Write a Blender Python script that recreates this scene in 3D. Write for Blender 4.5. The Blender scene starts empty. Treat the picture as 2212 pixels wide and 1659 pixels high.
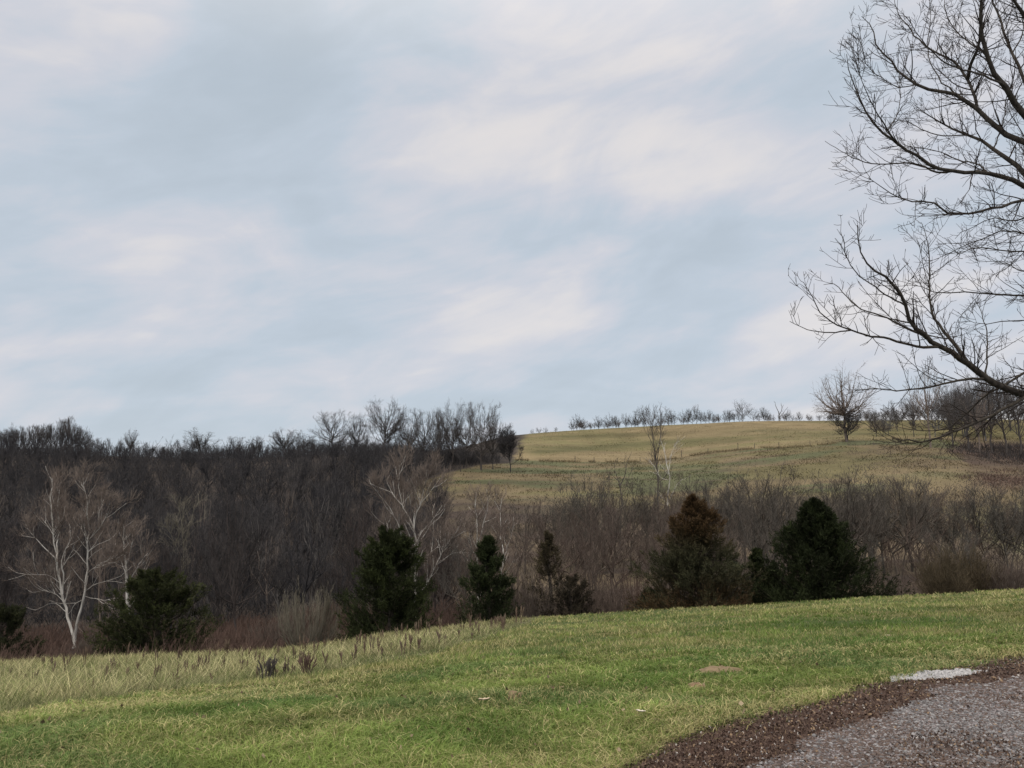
import bpy, math, random
import numpy as np
from mathutils import Vector

# ------------------------------------------------------------------ camera model (used to read positions off the photograph)
F = 796.0; HOR = 490.0; CAMZ = 1.6
TP = (HOR-384)/F; PIT = math.atan(TP); CP, SP = math.cos(PIT), math.sin(PIT)
col = bpy.context.scene.collection
rs = np.random.RandomState

def ray(px, py):
    a = (np.asarray(px, float)-512)/F; b = (384-np.asarray(py, float))/F
    y = CP - b*SP
    return a/y, (SP + b*CP)/y

def at(px, py, Y):
    u, v = ray(px, py)
    return np.stack([u*Y, Y+0*u, CAMZ+v*Y], -1)

# ------------------------------------------------------------------ value noise
def _h(ix, iy, seed):
    n = (ix.astype(np.int64)*374761393 + iy.astype(np.int64)*668265263 + seed*2147483647) & 0xffffffff
    n = ((n ^ (n >> 13))*1274126177) & 0xffffffff
    return ((n ^ (n >> 16)) & 0xffff)/65535.0
def vnoise(x, y, seed=0):
    ix = np.floor(x); iy = np.floor(y); fx = x-ix; fy = y-iy
    fx = fx*fx*(3-2*fx); fy = fy*fy*(3-2*fy)
    a = _h(ix, iy, seed); b = _h(ix+1, iy, seed); c = _h(ix, iy+1, seed); d = _h(ix+1, iy+1, seed)
    return (a*(1-fx)+b*fx)*(1-fy)+(c*(1-fx)+d*fx)*fy
def fbm(x, y, sc, seed=0, o=4):
    s = 0; amp = .5; t = 0
    for i in range(o):
        s = s+amp*vnoise(x/sc+17.3*i, y/sc-9.1*i, seed+i); t += amp; amp *= .5; sc *= .5
    return s/t
def sstep(a, b, x):
    t = np.clip((x-a)/(b-a), 0, 1); return t*t*(3-2*t)

# ------------------------------------------------------------------ terrain
PX = np.array([-300, 0, 130, 260, 330, 390, 450, 512, 640, 770, 850, 930, 1024, 1324], float)
crest_row = np.interp(PX, [-300, 0, 111, 185, 278, 347, 393, 451, 512, 604, 720, 813, 929, 1024, 1324],
                      [676, 664, 658, 655, 652.5, 643, 635, 627, 619, 614, 608, 600.5, 594.7, 589, 573])
YK = np.array([-8, 0, 5, 12, 22, 32, 39, 43, 48, 56, 70, 90, 120, 160, 200, 240, 300, 350, 450, 700, 1500], float)
def rows(**k):
    return k
COLR = {  # rows of the ground at 70, 90, 120, 160, 200, 240, 300, 350 metres
 -300: [660, 640, 592, 530, 480, 450, 455, 462],
 0:    [656, 636, 592, 530, 482, 453, 458, 466],
 130:  [653, 631, 590, 530, 485, 457, 461, 469],
 260:  [649, 625, 585, 525, 480, 457.5, 461, 469],
 330:  [645, 618, 578, 519, 479, 454, 457, 466],
 390:  [641, 612, 572, 514, 477, 452, 453, 462],
 450:  [638, 608, 568, 512, 477, 458, 450, 452],
 512:  [634, 604, 564, 510, 477, 461, 442, 436],
 640:  [628, 598, 558, 508, 479, 461, 440, 427.5],
 770:  [621, 592, 552, 502, 470, 450, 432, 422],
 850:  [616, 588, 548, 497, 463, 444, 431, 421.4],
 930:  [611, 584, 544, 492, 460, 443, 430, 421],
 1024: [606, 580, 540, 490, 466, 450, 432, 420],
 1324: [592, 570, 530, 486, 466, 446, 430, 418]}
ZK = np.zeros((len(PX), len(YK)))
for i, p in enumerate(PX):
    z42 = CAMZ + ray(p, crest_row[i])[1]*43
    z5 = np.interp(p, [0, 1024], [-0.17, 0.0])
    lin = lambda y: z5+(z42-z5)*(y-5)/38
    r = COLR[int(p)]
    far = [CAMZ+ray(p, rr)[1]*yy for rr, yy in zip(r, YK[10:18])]
    z70 = far[0]
    ZK[i] = [0.15*p/1024+.1, 0.02, z5, lin(12)+.04, lin(22)+.05, lin(32)+.03, lin(39)+.02, z42, min(z42-1.1, z42*.8+z70*.2-.6), min(z42-2.6, (z42+z70)/2-.9)] + far + [far[-1]-4, far[-1]-14, far[-1]-25]
ZK[:, 0] = np.interp(PX, [-300, 1324], [-.3, .4])
def tang(x, z):
    h = np.diff(x); d = np.diff(z, axis=-1)/h
    t = np.zeros_like(z)
    w1 = 2*h[1:]+h[:-1]; w2 = h[1:]+2*h[:-1]
    a, b = d[..., :-1], d[..., 1:]
    ok = a*b > 0
    t[..., 1:-1] = np.where(ok, (w1+w2)/(w1/np.where(ok, a, 1)+w2/np.where(ok, b, 1)), 0)
    t[..., 0] = d[..., 0]; t[..., -1] = d[..., -1]
    return t
TK = tang(YK, ZK)
def herm(x0, x1, z0, z1, t0, t1, x):
    h = x1-x0; s = (x-x0)/h
    return (2*s**3-3*s**2+1)*z0+(s**3-2*s**2+s)*h*t0+(-2*s**3+3*s**2)*z1+(s**3-s**2)*h*t1
def _px(x, y):
    return 512+F*1.01*x/np.maximum(y, 2.5)
def zbase(x, y):
    y = np.clip(y, -8, 1500)
    p = np.clip(_px(x, y), -300, 1324)
    j = np.clip(np.searchsorted(YK, y, side='right')-1, 0, len(YK)-2)
    cols = [herm(YK[j], YK[j+1], ZK[i][j], ZK[i][j+1], TK[i][j], TK[i][j+1], y) for i in range(len(PX))]
    C = np.stack(cols, -1)
    T = tang(PX, C)
    k = np.clip(np.searchsorted(PX, p, side='right')-1, 0, len(PX)-2)
    r = np.arange(len(y))
    return herm(PX[k], PX[k+1], C[r, k], C[r, k+1], T[r, k], T[r, k+1], p)
def ground(x, y):
    x = np.atleast_1d(np.asarray(x, float)); y = np.atleast_1d(np.asarray(y, float))
    z = zbase(x, y)
    z = z + (fbm(x, y, 1.3, 5, 3)-.5)*.09*sstep(2, 8, y) + (fbm(x, y, 9, 6, 2)-.5)*.25*sstep(8, 20, y)*(1-.55*sstep(35, 45, y)) + (fbm(x, y, 45, 8, 3)-.5)*1.6*sstep(60, 120, y)*(1-.6*sstep(300, 350, y))
    return z
def project(x, y, z):
    dz = z-CAMZ; fw = y*CP+dz*SP; fw = np.maximum(fw, .1)
    return 512+F*x/fw, 384-F*(-y*SP+dz*CP)/fw
def rowof(x, y): return project(x, y, ground(x, y))

# region curves, read once from the photograph, turned into ground zones
def edge_lawn(px): return np.interp(px, [-300, 0, 69, 125, 190, 278, 324, 393, 440, 474, 512, 545, 1400], [740, 716, 707, 699, 690, 681, 675, 660.6, 653, 642, 632, 617, 560])
def edge_dirt(px): return np.interp(px, [200, 500, 625, 694, 787, 880, 1024, 1324], [900, 830, 768, 736, 708, 683, 655, 612])
def edge_gravel(px): return np.interp(px, [500, 759, 856, 926, 1024, 1324], [860, 768, 727, 694, 671, 626])
def edge_field(px): return np.interp(px, [-300, 430, 518, 575, 617, 648, 681, 708, 738, 760, 779, 810, 828, 850, 1024, 1324], [449, 449, 460, 462, 462, 461.6, 457.6, 452.6, 450, 448, 448, 446, 444.3, 440, 436, 430])
def edge_wood(row): return np.interp(row, [430, 440, 463, 465, 473, 480, 500, 540, 700], [530, 522, 512, 480, 447, 425, 400, 440, 480])

# ------------------------------------------------------------------ mesh helpers
def mesh_np(name, V, quads=None, tris=None, mat=None, cols=None, smooth=False):
    me = bpy.data.meshes.new(name)
    q = np.zeros((0, 4), np.int64) if quads is None else quads.reshape(-1, 4)
    t = np.zeros((0, 3), np.int64) if tris is None else tris.reshape(-1, 3)
    V = V.reshape(-1, 3)
    me.vertices.add(len(V)); me.vertices.foreach_set('co', V.astype(np.float32).ravel())
    li = np.concatenate([q.ravel(), t.ravel()]).astype(np.int32)
    me.loops.add(len(li)); me.loops.foreach_set('vertex_index', li)
    n = len(q)+len(t)
    st = np.concatenate([np.arange(len(q))*4, len(q)*4+np.arange(len(t))*3]).astype(np.int32)
    me.polygons.add(n); me.polygons.foreach_set('loop_start', st)
    me.update(calc_edges=True)
    me.polygons.foreach_set('use_smooth', np.full(n, smooth, bool))
    if cols is not None:
        a = me.color_attributes.new('tint', 'FLOAT_COLOR', 'POINT')
        c = np.ones((len(V), 4), np.float32); c[:, :3] = cols.reshape(-1, 3)
        a.data.foreach_set('color', c.ravel())
    if mat: me.materials.append(mat)
    return me
def link(name, me, parent=None, loc=(0, 0, 0)):
    o = bpy.data.objects.new(name, me); col.objects.link(o); o.location = loc
    if parent: o.parent = parent
    return o
def tag(o, label=None, cat=None, group=None, kind=None):
    if label: o['label'] = label
    if cat: o['category'] = cat
    if group: o['group'] = group
    if kind: o['kind'] = kind
    return o
def empty(name, loc): return link(name, None, None, loc)

def tubes(P, R, s):
    """P (B,K,3), R (B,K) -> verts, quads"""
    B, K, _ = P.shape
    if B == 0: return np.zeros((0, 3)), np.zeros((0, 4), int)
    T = np.gradient(P, axis=1); T /= np.linalg.norm(T, axis=2, keepdims=True)+1e-9
    m = T.mean(1); ref = np.where(np.abs(m[:, 2:3]) > .8, [[1., 0, 0]], [[0, 0, 1.]])[:, None, :]
    N = np.cross(T, ref); N /= np.linalg.norm(N, axis=2, keepdims=True)+1e-9
    Bn = np.cross(T, N)
    a = np.arange(s)*2*math.pi/s
    V = P[:, :, None, :] + R[:, :, None, None]*(np.cos(a)[None, None, :, None]*N[:, :, None, :]+np.sin(a)[None, None, :, None]*Bn[:, :, None, :])
    idx = np.arange(B*K*s).reshape(B, K, s)
    nx = np.roll(idx, -1, axis=2)
    Q = np.stack([idx[:, :-1], nx[:, :-1], nx[:, 1:], idx[:, 1:]], -1)
    return V.reshape(-1, 3), Q.reshape(-1, 4)
def join(parts):
    V = []; Q = []; n = 0
    for v, q in parts:
        V.append(v); Q.append(q+n); n += len(v)
    return np.concatenate(V), np.concatenate(Q)
def resample(pts, rad, K, rng=None, wob=0):
    pts = np.asarray(pts, float); rad = np.asarray(rad, float)
    d = np.concatenate([[0], np.cumsum(np.linalg.norm(np.diff(pts, axis=0), axis=1))])
    t = np.linspace(0, d[-1], K)
    # light smoothing by a catmull-like hermite per axis
    out = []
    for c in range(3):
        tn = np.gradient(pts[:, c], d)
        j = np.clip(np.searchsorted(d, t, side='right')-1, 0, len(d)-2)
        out.append(herm(d[j], d[j+1], pts[j, c], pts[j+1, c], tn[j], tn[j+1], t))
    P = np.stack(out, -1)
    if rng is not None and wob:
        P[1:-1] += rng.normal(0, wob*d[-1]/K, (K-2, 3))
    return P[None], np.interp(t, d, rad)[None]
def grow(L, dens, ang, ln, K, up, wob, rr, rng, t0=.15, rmin=.003, taper=.35, rel=False, lt=.5, flat=0, prefer=None):
    """children of the branches in L [(P,R)], dens per metre (or per branch if rel)"""
    outP = []; outR = []
    for P, R in L:
        B, K0, _ = P.shape
        seg = np.linalg.norm(np.diff(P, axis=1), axis=2).sum(1)
        n = rng.poisson(dens*np.ones(B) if rel else dens*seg)
        if n.sum() == 0: continue
        i = np.repeat(np.arange(B), n); M = len(i)
        t = t0+(1-t0)*rng.rand(M)**.85
        ft = t*(K0-1); a = np.minimum(ft.astype(int), K0-2); fr = ft-a
        p = P[i, a]*(1-fr)[:, None]+P[i, a+1]*fr[:, None]
        r = R[i, a]*(1-fr)+R[i, a+1]*fr
        d = P[i, a+1]-P[i, a]; d /= np.linalg.norm(d, axis=1, keepdims=True)+1e-9
        q = rng.normal(0, 1, (M, 3)); q[:, 2] *= (1-flat)
        if prefer is not None: q += prefer
        q -= (q*d).sum(1, keepdims=True)*d; q /= np.linalg.norm(q, axis=1, keepdims=True)+1e-9
        an = np.radians(ang*(.7+.6*rng.rand(M)))[:, None]
        v = d*np.cos(an)+q*np.sin(an)
        length = ln*(seg[i] if rel else 1)*(1-lt*(t-t0)/(1-t0))*(.55+.8*rng.rand(M))
        st = (length/(K-1))[:, None]
        pts = [p]; 
        for k in range(K-1):
            v = v+np.array([0, 0, up/(K-1)])+rng.normal(0, wob, (M, 3)); v /= np.linalg.norm(v, axis=1, keepdims=True)
            p = p+v*st; pts.append(p)
        r0 = np.maximum(r*rr, rmin)
        outP.append(np.stack(pts, 1)); outR.append(np.maximum(r0[:, None]*np.linspace(1, taper, K)[None], rmin*.7))
    if not outP: return []
    return [(np.concatenate(outP), np.concatenate(outR))]

# ------------------------------------------------------------------ materials
def newmat(name):
    m = bpy.data.materials.new(name); m.use_nodes = True
    nt = m.node_tree; b = nt.nodes['Principled BSDF']
    b.inputs['Roughness'].default_value = .9
    b.inputs['Specular IOR Level'].default_value = .15
    return m, nt, b
def N(nt, t, **k):
    n = nt.nodes.new(t)
    for a, v in k.items(): setattr(n, a, v)
    return n
def bark(name, c1, c2, scale=3, c3=None, rand=.35, stretch=.25):
    m, nt, b = newmat(name)
    tc = N(nt, 'ShaderNodeTexCoord'); mp = N(nt, 'ShaderNodeMapping'); mp.inputs['Scale'].default_value = (1, 1, stretch)
    no = N(nt, 'ShaderNodeTexNoise'); no.inputs['Scale'].default_value = scale; no.inputs['Detail'].default_value = 4
    nt.links.new(tc.outputs['Object'], mp.inputs[0]); nt.links.new(mp.outputs[0], no.inputs['Vector'])
    r = N(nt, 'ShaderNodeValToRGB'); r.color_ramp.elements[0].position = .38; r.color_ramp.elements[1].position = .62
    r.color_ramp.elements[0].color = (*c1, 1); r.color_ramp.elements[1].color = (*c2, 1)
    nt.links.new(no.outputs[0], r.inputs[0])
    oi = N(nt, 'ShaderNodeObjectInfo'); mx = N(nt, 'ShaderNodeMix', data_type='RGBA'); 
    ma = N(nt, 'ShaderNodeMath', operation='MULTIPLY'); ma.inputs[1].default_value = rand
    nt.links.new(oi.outputs['Random'], ma.inputs[0]); nt.links.new(ma.outputs[0], mx.inputs[0])
    nt.links.new(r.outputs[0], mx.inputs[6]); mx.inputs[7].default_value = (*(c3 or c2), 1)
    nt.links.new(mx.outputs[2], b.inputs['Base Color'])
    return m
def tinted(name, rough=.85, trans=0, nscale=0, namp=.3, bump=0, bscale=30):
    m, nt, b = newmat(name)
    b.inputs['Roughness'].default_value = rough
    at_ = N(nt, 'ShaderNodeAttribute', attribute_name='tint')
    out = at_.outputs['Color']
    if nscale:
        tc = N(nt, 'ShaderNodeTexCoord')
        no = N(nt, 'ShaderNodeTexNoise'); no.inputs['Scale'].default_value = nscale; no.inputs['Detail'].default_value = 8; no.inputs['Roughness'].default_value = .7
        nt.links.new(tc.outputs['Object'], no.inputs['Vector'])
        mr = N(nt, 'ShaderNodeMapRange'); mr.inputs[1].default_value = .3; mr.inputs[2].default_value = .7; mr.inputs[3].default_value = 1-namp; mr.inputs[4].default_value = 1+namp
        nt.links.new(no.outputs[0], mr.inputs[0])
        vm = N(nt, 'ShaderNodeVectorMath', operation='SCALE'); nt.links.new(out, vm.inputs[0]); nt.links.new(mr.outputs[0], vm.inputs['Scale'])
        out = vm.outputs[0]
        if bump:
            n2 = N(nt, 'ShaderNodeTexNoise'); n2.inputs['Scale'].default_value = bscale; n2.inputs['Detail'].default_value = 6
            nt.links.new(tc.outputs['Object'], n2.inputs['Vector'])
            bp = N(nt, 'ShaderNodeBump'); bp.inputs['Strength'].default_value = bump; bp.inputs['Distance'].default_value = .05
            nt.links.new(n2.outputs[0], bp.inputs['Height']); nt.links.new(bp.outputs[0], b.inputs['Normal'])
    nt.links.new(out, b.inputs['Base Color'])
    if trans:
        mo = nt.nodes['Material Output']; tr = N(nt, 'ShaderNodeBsdfTranslucent'); ms = N(nt, 'ShaderNodeMixShader'); ms.inputs[0].default_value = trans
        nt.links.new(out, tr.inputs[0]); nt.links.new(b.outputs[0], ms.inputs[1]); nt.links.new(tr.outputs[0], ms.inputs[2]); nt.links.new(ms.outputs[0], mo.inputs[0])
    return m
M_wood = bark('wood_bark', (.023, .023, .026), (.040, .039, .043), 2, (.060, .056, .057), 1.)
M_brown = bark('scrub_bark', (.082, .070, .060), (.128, .108, .090), 2, (.100, .074, .062), .9)
M_olv = bark('olive_grey_bark', (.062, .060, .054), (.098, .093, .080), 2, (.080, .068, .058), .9)
M_trk = bark('wood_trunk', (.045, .042, .042), (.095, .09, .088), 4, (.14, .13, .122), .7)
M_low = bark('hollow_bark', (.030, .028, .029), (.048, .044, .044), 2, (.066, .054, .050), 1.)
M_sky = bark('skyline_bark', (.058, .055, .056), (.090, .085, .083), 2, (.075, .064, .058), .8)
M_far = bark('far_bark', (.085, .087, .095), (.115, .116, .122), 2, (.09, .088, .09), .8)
M_pale = bark('pale_twig', (.068, .063, .062), (.095, .088, .086), 2, (.08, .073, .07), .8)
M_syc = bark('sycamore_bark', (.30, .28, .25), (.62, .60, .56), 3.5, (.5, .48, .44), .3)
M_syct = bark('sycamore_twig', (.13, .104, .088), (.19, .158, .136), 1, (.15, .122, .105), .5)
M_near = bark('near_bark', (.028, .024, .020), (.060, .052, .042), 14, (.03, .026, .022), .1, .6)
M_neart = bark('near_twig', (.024, .019, .017), (.045, .036, .032), 6, (.03, .024, .02), .1)
M_shrub = bark('shrub_bark', (.11, .10, .075), (.17, .155, .125), 2)
M_dead = bark('dead_wood', (.05, .045, .042), (.10, .09, .082), 3)
M_tint = tinted('foliage', .8, .12)
M_grass = tinted('grass_blades', .6, .25)
M_ground = tinted('ground_cover', .95, 0, 2.2, .28, .6, 18)
M_brush = tinted('brush_stems', .9)

# ------------------------------------------------------------------ ground mesh
def ground_color(x, y, px, row):
    n1 = fbm(x, y, 3.2, 21); n2 = fbm(x, y, .7, 22); nb = fbm(x, y, 14, 23)
    def mix(a, b, t): return a*(1-t[:, None])+np.array(b)[None]*t[:, None]
    n = len(x)
    c = np.tile(np.array([[.055, .075, .022]]), (n, 1))                      # lawn soil and thatch
    c = mix(c, (.12, .115, .045), sstep(.5, .7, n1))
    mead = (row < edge_lawn(px)+(n2-.5)*3) & (y > 6) & (y < 60)
    c[mead] = mix(c, (.12, .118, .062), np.ones(n))[mead]
    dirt = sstep(-2, 3, row-edge_dirt(px)+(n2-.5)*14+(n1-.5)*8)*(y < 30)
    c = c*(1-dirt[:, None])+(np.array([.075, .046, .036])[None]*(.75+.5*n2[:, None]))*dirt[:, None]
    # far side
    far = y > 47
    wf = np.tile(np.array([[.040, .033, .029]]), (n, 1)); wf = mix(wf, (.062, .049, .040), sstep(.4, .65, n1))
    pas = mix(np.tile(np.array([[.155, .134, .056]]), (n, 1)), (.178, .138, .070), sstep(.42, .6, fbm(x, y*2, 22, 31)))
    pas = mix(pas, (.110, .118, .052), sstep(.48, .64, fbm(x+50, y*2.5, 30, 33)))
    pas = mix(pas, (.12, .085, .055), sstep(.6, .72, fbm(x, y*3, 9, 34))*.5)
    fld = mix(np.tile(np.array([[.245, .188, .090]]), (n, 1)), (.165, .148, .056), sstep(.35, .62, fbm(x*.35+y*.15, y*1.3-x*.1, 26, 41, 3)))
    fld = mix(fld, (.20, .155, .07), sstep(.45, .6, n1)*.5)
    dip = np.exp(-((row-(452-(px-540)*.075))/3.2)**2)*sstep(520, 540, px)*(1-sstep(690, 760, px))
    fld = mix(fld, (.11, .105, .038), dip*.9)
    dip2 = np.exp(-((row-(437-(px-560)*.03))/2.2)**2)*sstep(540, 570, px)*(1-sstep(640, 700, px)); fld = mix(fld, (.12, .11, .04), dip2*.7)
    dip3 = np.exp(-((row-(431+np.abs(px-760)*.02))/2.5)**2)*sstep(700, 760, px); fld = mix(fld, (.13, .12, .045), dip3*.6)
    scr = mix(np.tile(np.array([[.125, .098, .062]]), (n, 1)), (.085, .062, .05), sstep(.4, .65, fbm(x, y*2, 12, 51)))
    scr = mix(scr, (.155, .118, .072), sstep(.5, .68, fbm(x+9, y*2, 16, 52)))
    g = pas.copy()
    infield = sstep(-1, 1, edge_field(px)-row+(n1-.5)*1.2)
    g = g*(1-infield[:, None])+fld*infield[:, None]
    low = sstep(0, 26, row-np.interp(px, [400, 560, 650, 760, 850, 900, 960, 1024], [480, 492, 492, 492, 486, 480, 520, 540])+(nb-.5)*24)
    g = g*(1-low[:, None])+scr*low[:, None]
    rt = sstep(850, 900, px)*sstep(452, 466, row+(nb-.5)*14)*(1-sstep(500, 560, row))
    g = mix(g, (.165, .125, .065), rt*.5)
    brb = sstep(0, 8, px-(945+np.abs(row-450)*1.6)+(n1-.5)*20)*sstep(438, 446, row)*(1-sstep(462+np.clip(px-1000, 0, 200)*.1, 474, row))
    brb = brb*(1-sstep(1110, 1180, px)); g = mix(g, (.075, .045, .04), brb*.8)
    br2 = np.exp(-((row-480-(px-1000)*.06)/9)**2)*sstep(955, 990, px+(nb-.5)*30)
    br2 = br2*(1-sstep(1110, 1180, px)); g = mix(g, (.095, .055, .045), br2*.8)
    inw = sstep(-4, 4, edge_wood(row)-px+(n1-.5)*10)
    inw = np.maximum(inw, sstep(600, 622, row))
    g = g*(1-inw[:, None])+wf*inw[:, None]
    g = g*(.80+.42*(fbm(x*.6, y, 3.0, 47, 3)-.5)[:, None]+.45*(fbm(x*.3, y*1.2, 14, 48, 3)-.5)[:, None]); g = g*.82+g.mean(1, keepdims=True)*.18
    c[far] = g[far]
    edge = (y > 43)&(y <= 47)
    c[edge] = mix(c, (.10, .085, .05), np.ones(n))[edge]
    return c, low, inw
def fan(us, ys):
    U, Y = np.meshgrid(us, ys)
    X = U*(np.maximum(Y, 0)+7)
    return X, Y
us = np.linspace(-1.5, 1.5, 760)
ys = np.concatenate([np.linspace(-7.5, 2.5, 12)[:-1], np.geomspace(2.5, 50, 300)[:-1], np.geomspace(50, 360, 330)[:-1], np.geomspace(360, 1500, 30)])
X, Y = fan(us, ys); x = X.ravel(); y = Y.ravel(); z = ground(x, y)
px, row = project(x, y, z)
gc, _, _ = ground_color(x, y, px, row)
nr, nc = X.shape; idx = np.arange(nr*nc).reshape(nr, nc)
Q = np.stack([idx[:-1, :-1], idx[:-1, 1:], idx[1:, 1:], idx[1:, :-1]], -1)
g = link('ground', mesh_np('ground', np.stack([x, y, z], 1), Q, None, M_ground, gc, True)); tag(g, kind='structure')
g['label'] = 'rolling ground of lawn, meadow and far pasture hill'

# ------------------------------------------------------------------ gravel driveway (sheet with a ragged edge just above the ground)
m, nt, b = newmat('gravel_base')
tc = N(nt, 'ShaderNodeTexCoord')
vo = N(nt, 'ShaderNodeTexVoronoi'); vo.inputs['Scale'].default_value = 32
nt.links.new(tc.outputs['Object'], vo.inputs['Vector'])
no = N(nt, 'ShaderNodeTexNoise'); no.inputs['Scale'].default_value = 1.6; no.inputs['Detail'].default_value = 5
nt.links.new(tc.outputs['Object'], no.inputs['Vector'])
r1 = N(nt, 'ShaderNodeValToRGB'); e = r1.color_ramp.elements; e[0].color = (.09, .075, .075, 1); e[1].color = (.28, .26, .27, 1); e[0].position = .15; e[1].position = .9
sp = N(nt, 'ShaderNodeSeparateColor'); nt.links.new(vo.outputs['Color'], sp.inputs[0]); nt.links.new(sp.outputs[0], r1.inputs[0])
mx = N(nt, 'ShaderNodeMix', data_type='RGBA'); mx.inputs[7].default_value = (.10, .07, .06, 1)
mr = N(nt, 'ShaderNodeMapRange'); mr.inputs[1].default_value = .45; mr.inputs[2].default_value = .65; mr.inputs[4].default_value = .7
nt.links.new(no.outputs[0], mr.inputs[0]); nt.links.new(mr.outputs[0], mx.inputs[0]); nt.links.new(r1.outputs[0], mx.inputs[6]); nt.links.new(mx.outputs[2], b.inputs['Base Color'])
bp = N(nt, 'ShaderNodeBump'); bp.inputs['Strength'].default_value = .8; bp.inputs['Distance'].default_value = .012
nt.links.new(vo.outputs['Distance'], bp.inputs['Height']); nt.links.new(bp.outputs[0], b.inputs['Normal'])
M_gravel = m
us2 = np.linspace(-.35, 1.5, 620); ys2 = np.concatenate([np.linspace(-7, 2.5, 40)[:-1], np.geomspace(2.5, 20, 330)])
X, Y = fan(us2, ys2); x = X.ravel(); y = Y.ravel(); z = ground(x, y)+.012
px, row = project(x, y, z)
def gravel_mask(x, y, px, row): return (row-edge_gravel(px)+(fbm(x, y, .5, 61)-.5)*26+(fbm(x, y, 1.8, 62)-.5)*16 > 0) | ((y < 3.4)&(x > .8))
msk = gravel_mask(x, y, px, row) & (x > -.2)
nr, nc = X.shape; idx = np.arange(nr*nc).reshape(nr, nc); mm = msk.reshape(nr, nc)
Q = np.stack([idx[:-1, :-1], idx[:-1, 1:], idx[1:, 1:], idx[1:, :-1]], -1)[mm[:-1, :-1]&mm[:-1, 1:]&mm[1:, 1:]&mm[1:, :-1]]
used = np.unique(Q); rm = np.zeros(nr*nc, int); rm[used] = np.arange(len(used))
g = link('gravel_driveway', mesh_np('gravel_driveway', np.stack([x, y, z], 1)[used], rm[Q], None, M_gravel, None, True)); tag(g, kind='structure')

# loose stones, one mass nobody could count
rng = rs(11)
def samp(n, p0, p1, y0, y1, rng, invw=.75):
    k = rng.rand(n) < invw
    Y = np.where(k, 1/(1/y1+(1/y0-1/y1)*rng.rand(n)), np.exp(np.log(y0)+(np.log(y1/y0))*rng.rand(n)))
    P = p0+(p1-p0)*rng.rand(n)
    return (P-512)/F/1.01*Y, Y
def stones(n, sel, smin, smax, cfun, seed, p0=520, p1=1240, y0=3.9, y1=13):
    rng = rs(seed)
    x, y = samp(n, p0, p1, y0, y1, rng)
    z = ground(x, y); px, row = project(x, y, z)
    k = sel(x, y, px, row, rng); x, y, z, px, row = x[k], y[k], z[k], px[k], row[k]; n = len(x)
    s = (smin+(smax-smin)*rng.rand(n)**2.2)*np.clip(y/8, .8, 1.5)
    base = np.array([[1, 0, 0], [0, 1, 0], [-1, 0, 0], [0, -1, 0], [0, 0, 1], [0, 0, -1]], float)
    V = base[None]*s[:, None, None]*(.55+.7*rng.rand(n, 6, 1)); V[:, :, 2] *= .6
    a = rng.rand(n)*6.28; c, d = np.cos(a)[:, None], np.sin(a)[:, None]
    V = np.stack([V[..., 0]*c-V[..., 1]*d, V[..., 0]*d+V[..., 1]*c, V[..., 2]], -1)
    V += np.stack([x, y, z+.012+s*.2], 1)[:, None]
    T = np.array([[0, 1, 4], [1, 2, 4], [2, 3, 4], [3, 0, 4], [1, 0, 5], [2, 1, 5], [3, 2, 5], [0, 3, 5]])
    tr = (np.arange(n)*6)[:, None, None]+T[None]
    cc = cfun(x, y, n, rng)
    return V, tr, np.repeat(cc, 6, 0)
def gc1(x, y, n, rng):
    t = rng.rand(n)[:, None]; w = sstep(.42, .62, fbm(x, y, 1.1, 63))[:, None]
    light = np.array([.098, .094, .096])+t**1.6*np.array([.23, .23, .235])
    brn = np.array([.08, .060, .052])+t*np.array([.08, .065, .058])
    pick = (rng.rand(n)[:, None] < .25+.4*w)
    return np.where(pick, brn, light)
V, T, C = stones(150000, lambda x, y, px, row, rng: gravel_mask(x, y, px, row), .005, .021, gc1, 12)
V2, T2, C2 = stones(26000, lambda x, y, px, row, rng: (~gravel_mask(x, y, px, row))&(row > edge_dirt(px)-4)&(rng.rand(len(x)) < .10+.8*sstep(24, 2, edge_gravel(px)-row)), .005, .016, gc1, 15)
T = np.concatenate([T.reshape(-1, 3), T2.reshape(-1, 3)+V.shape[0]*6]); V = np.concatenate([V, V2]); C = np.concatenate([C, C2])
tag(link('gravel', mesh_np('gravel', V, None, T, M_tint, C)), 'loose grey and brown gravel stones over the driveway', 'gravel', kind='stuff')
def patch(x, y, px, row, rng): return ((((px-937)/38)**2+((row-676+(px-935)*.09)/4.2)**2+(fbm(x, y, .28, 3)-.5)*4.4) < .95)
V, T, C = stones(48000, patch, .008, .024, lambda x, y, n, rng: (.20+.33*rng.rand(n)[:, None])*np.array([[1, 1, 1.02]]), 13, 880, 990, 6, 11)
tag(link('pale_gravel', mesh_np('pale_gravel', V, None, T, M_tint, C)), 'patch of fresh white gravel at the lawn edge', 'gravel', kind='stuff')

# ------------------------------------------------------------------ grass
def blades(x, y, z, h, w, lean, az, c0, c1, rng, simple):
    n = len(x)
    f = rng.rand(n)*math.pi
    side = np.stack([np.cos(f), np.sin(f), 0*f], 1)*w[:, None]*.5
    ln = np.stack([np.cos(az), np.sin(az), 0*az], 1)*(h*lean)[:, None]
    P = np.stack([x, y, z-.01], 1); up = np.array([0, 0, 1.])[None]*h[:, None]
    if simple:
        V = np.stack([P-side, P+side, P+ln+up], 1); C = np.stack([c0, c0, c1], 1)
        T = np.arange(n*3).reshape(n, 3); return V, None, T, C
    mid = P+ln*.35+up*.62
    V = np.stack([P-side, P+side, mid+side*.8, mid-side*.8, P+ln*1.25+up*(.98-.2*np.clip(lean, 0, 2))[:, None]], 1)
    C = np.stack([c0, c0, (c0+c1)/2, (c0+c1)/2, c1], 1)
    b = np.arange(n)*5
    return V, np.stack([b, b+1, b+2, b+3], 1), np.stack([b+3, b+2, b+4], 1), C
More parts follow.
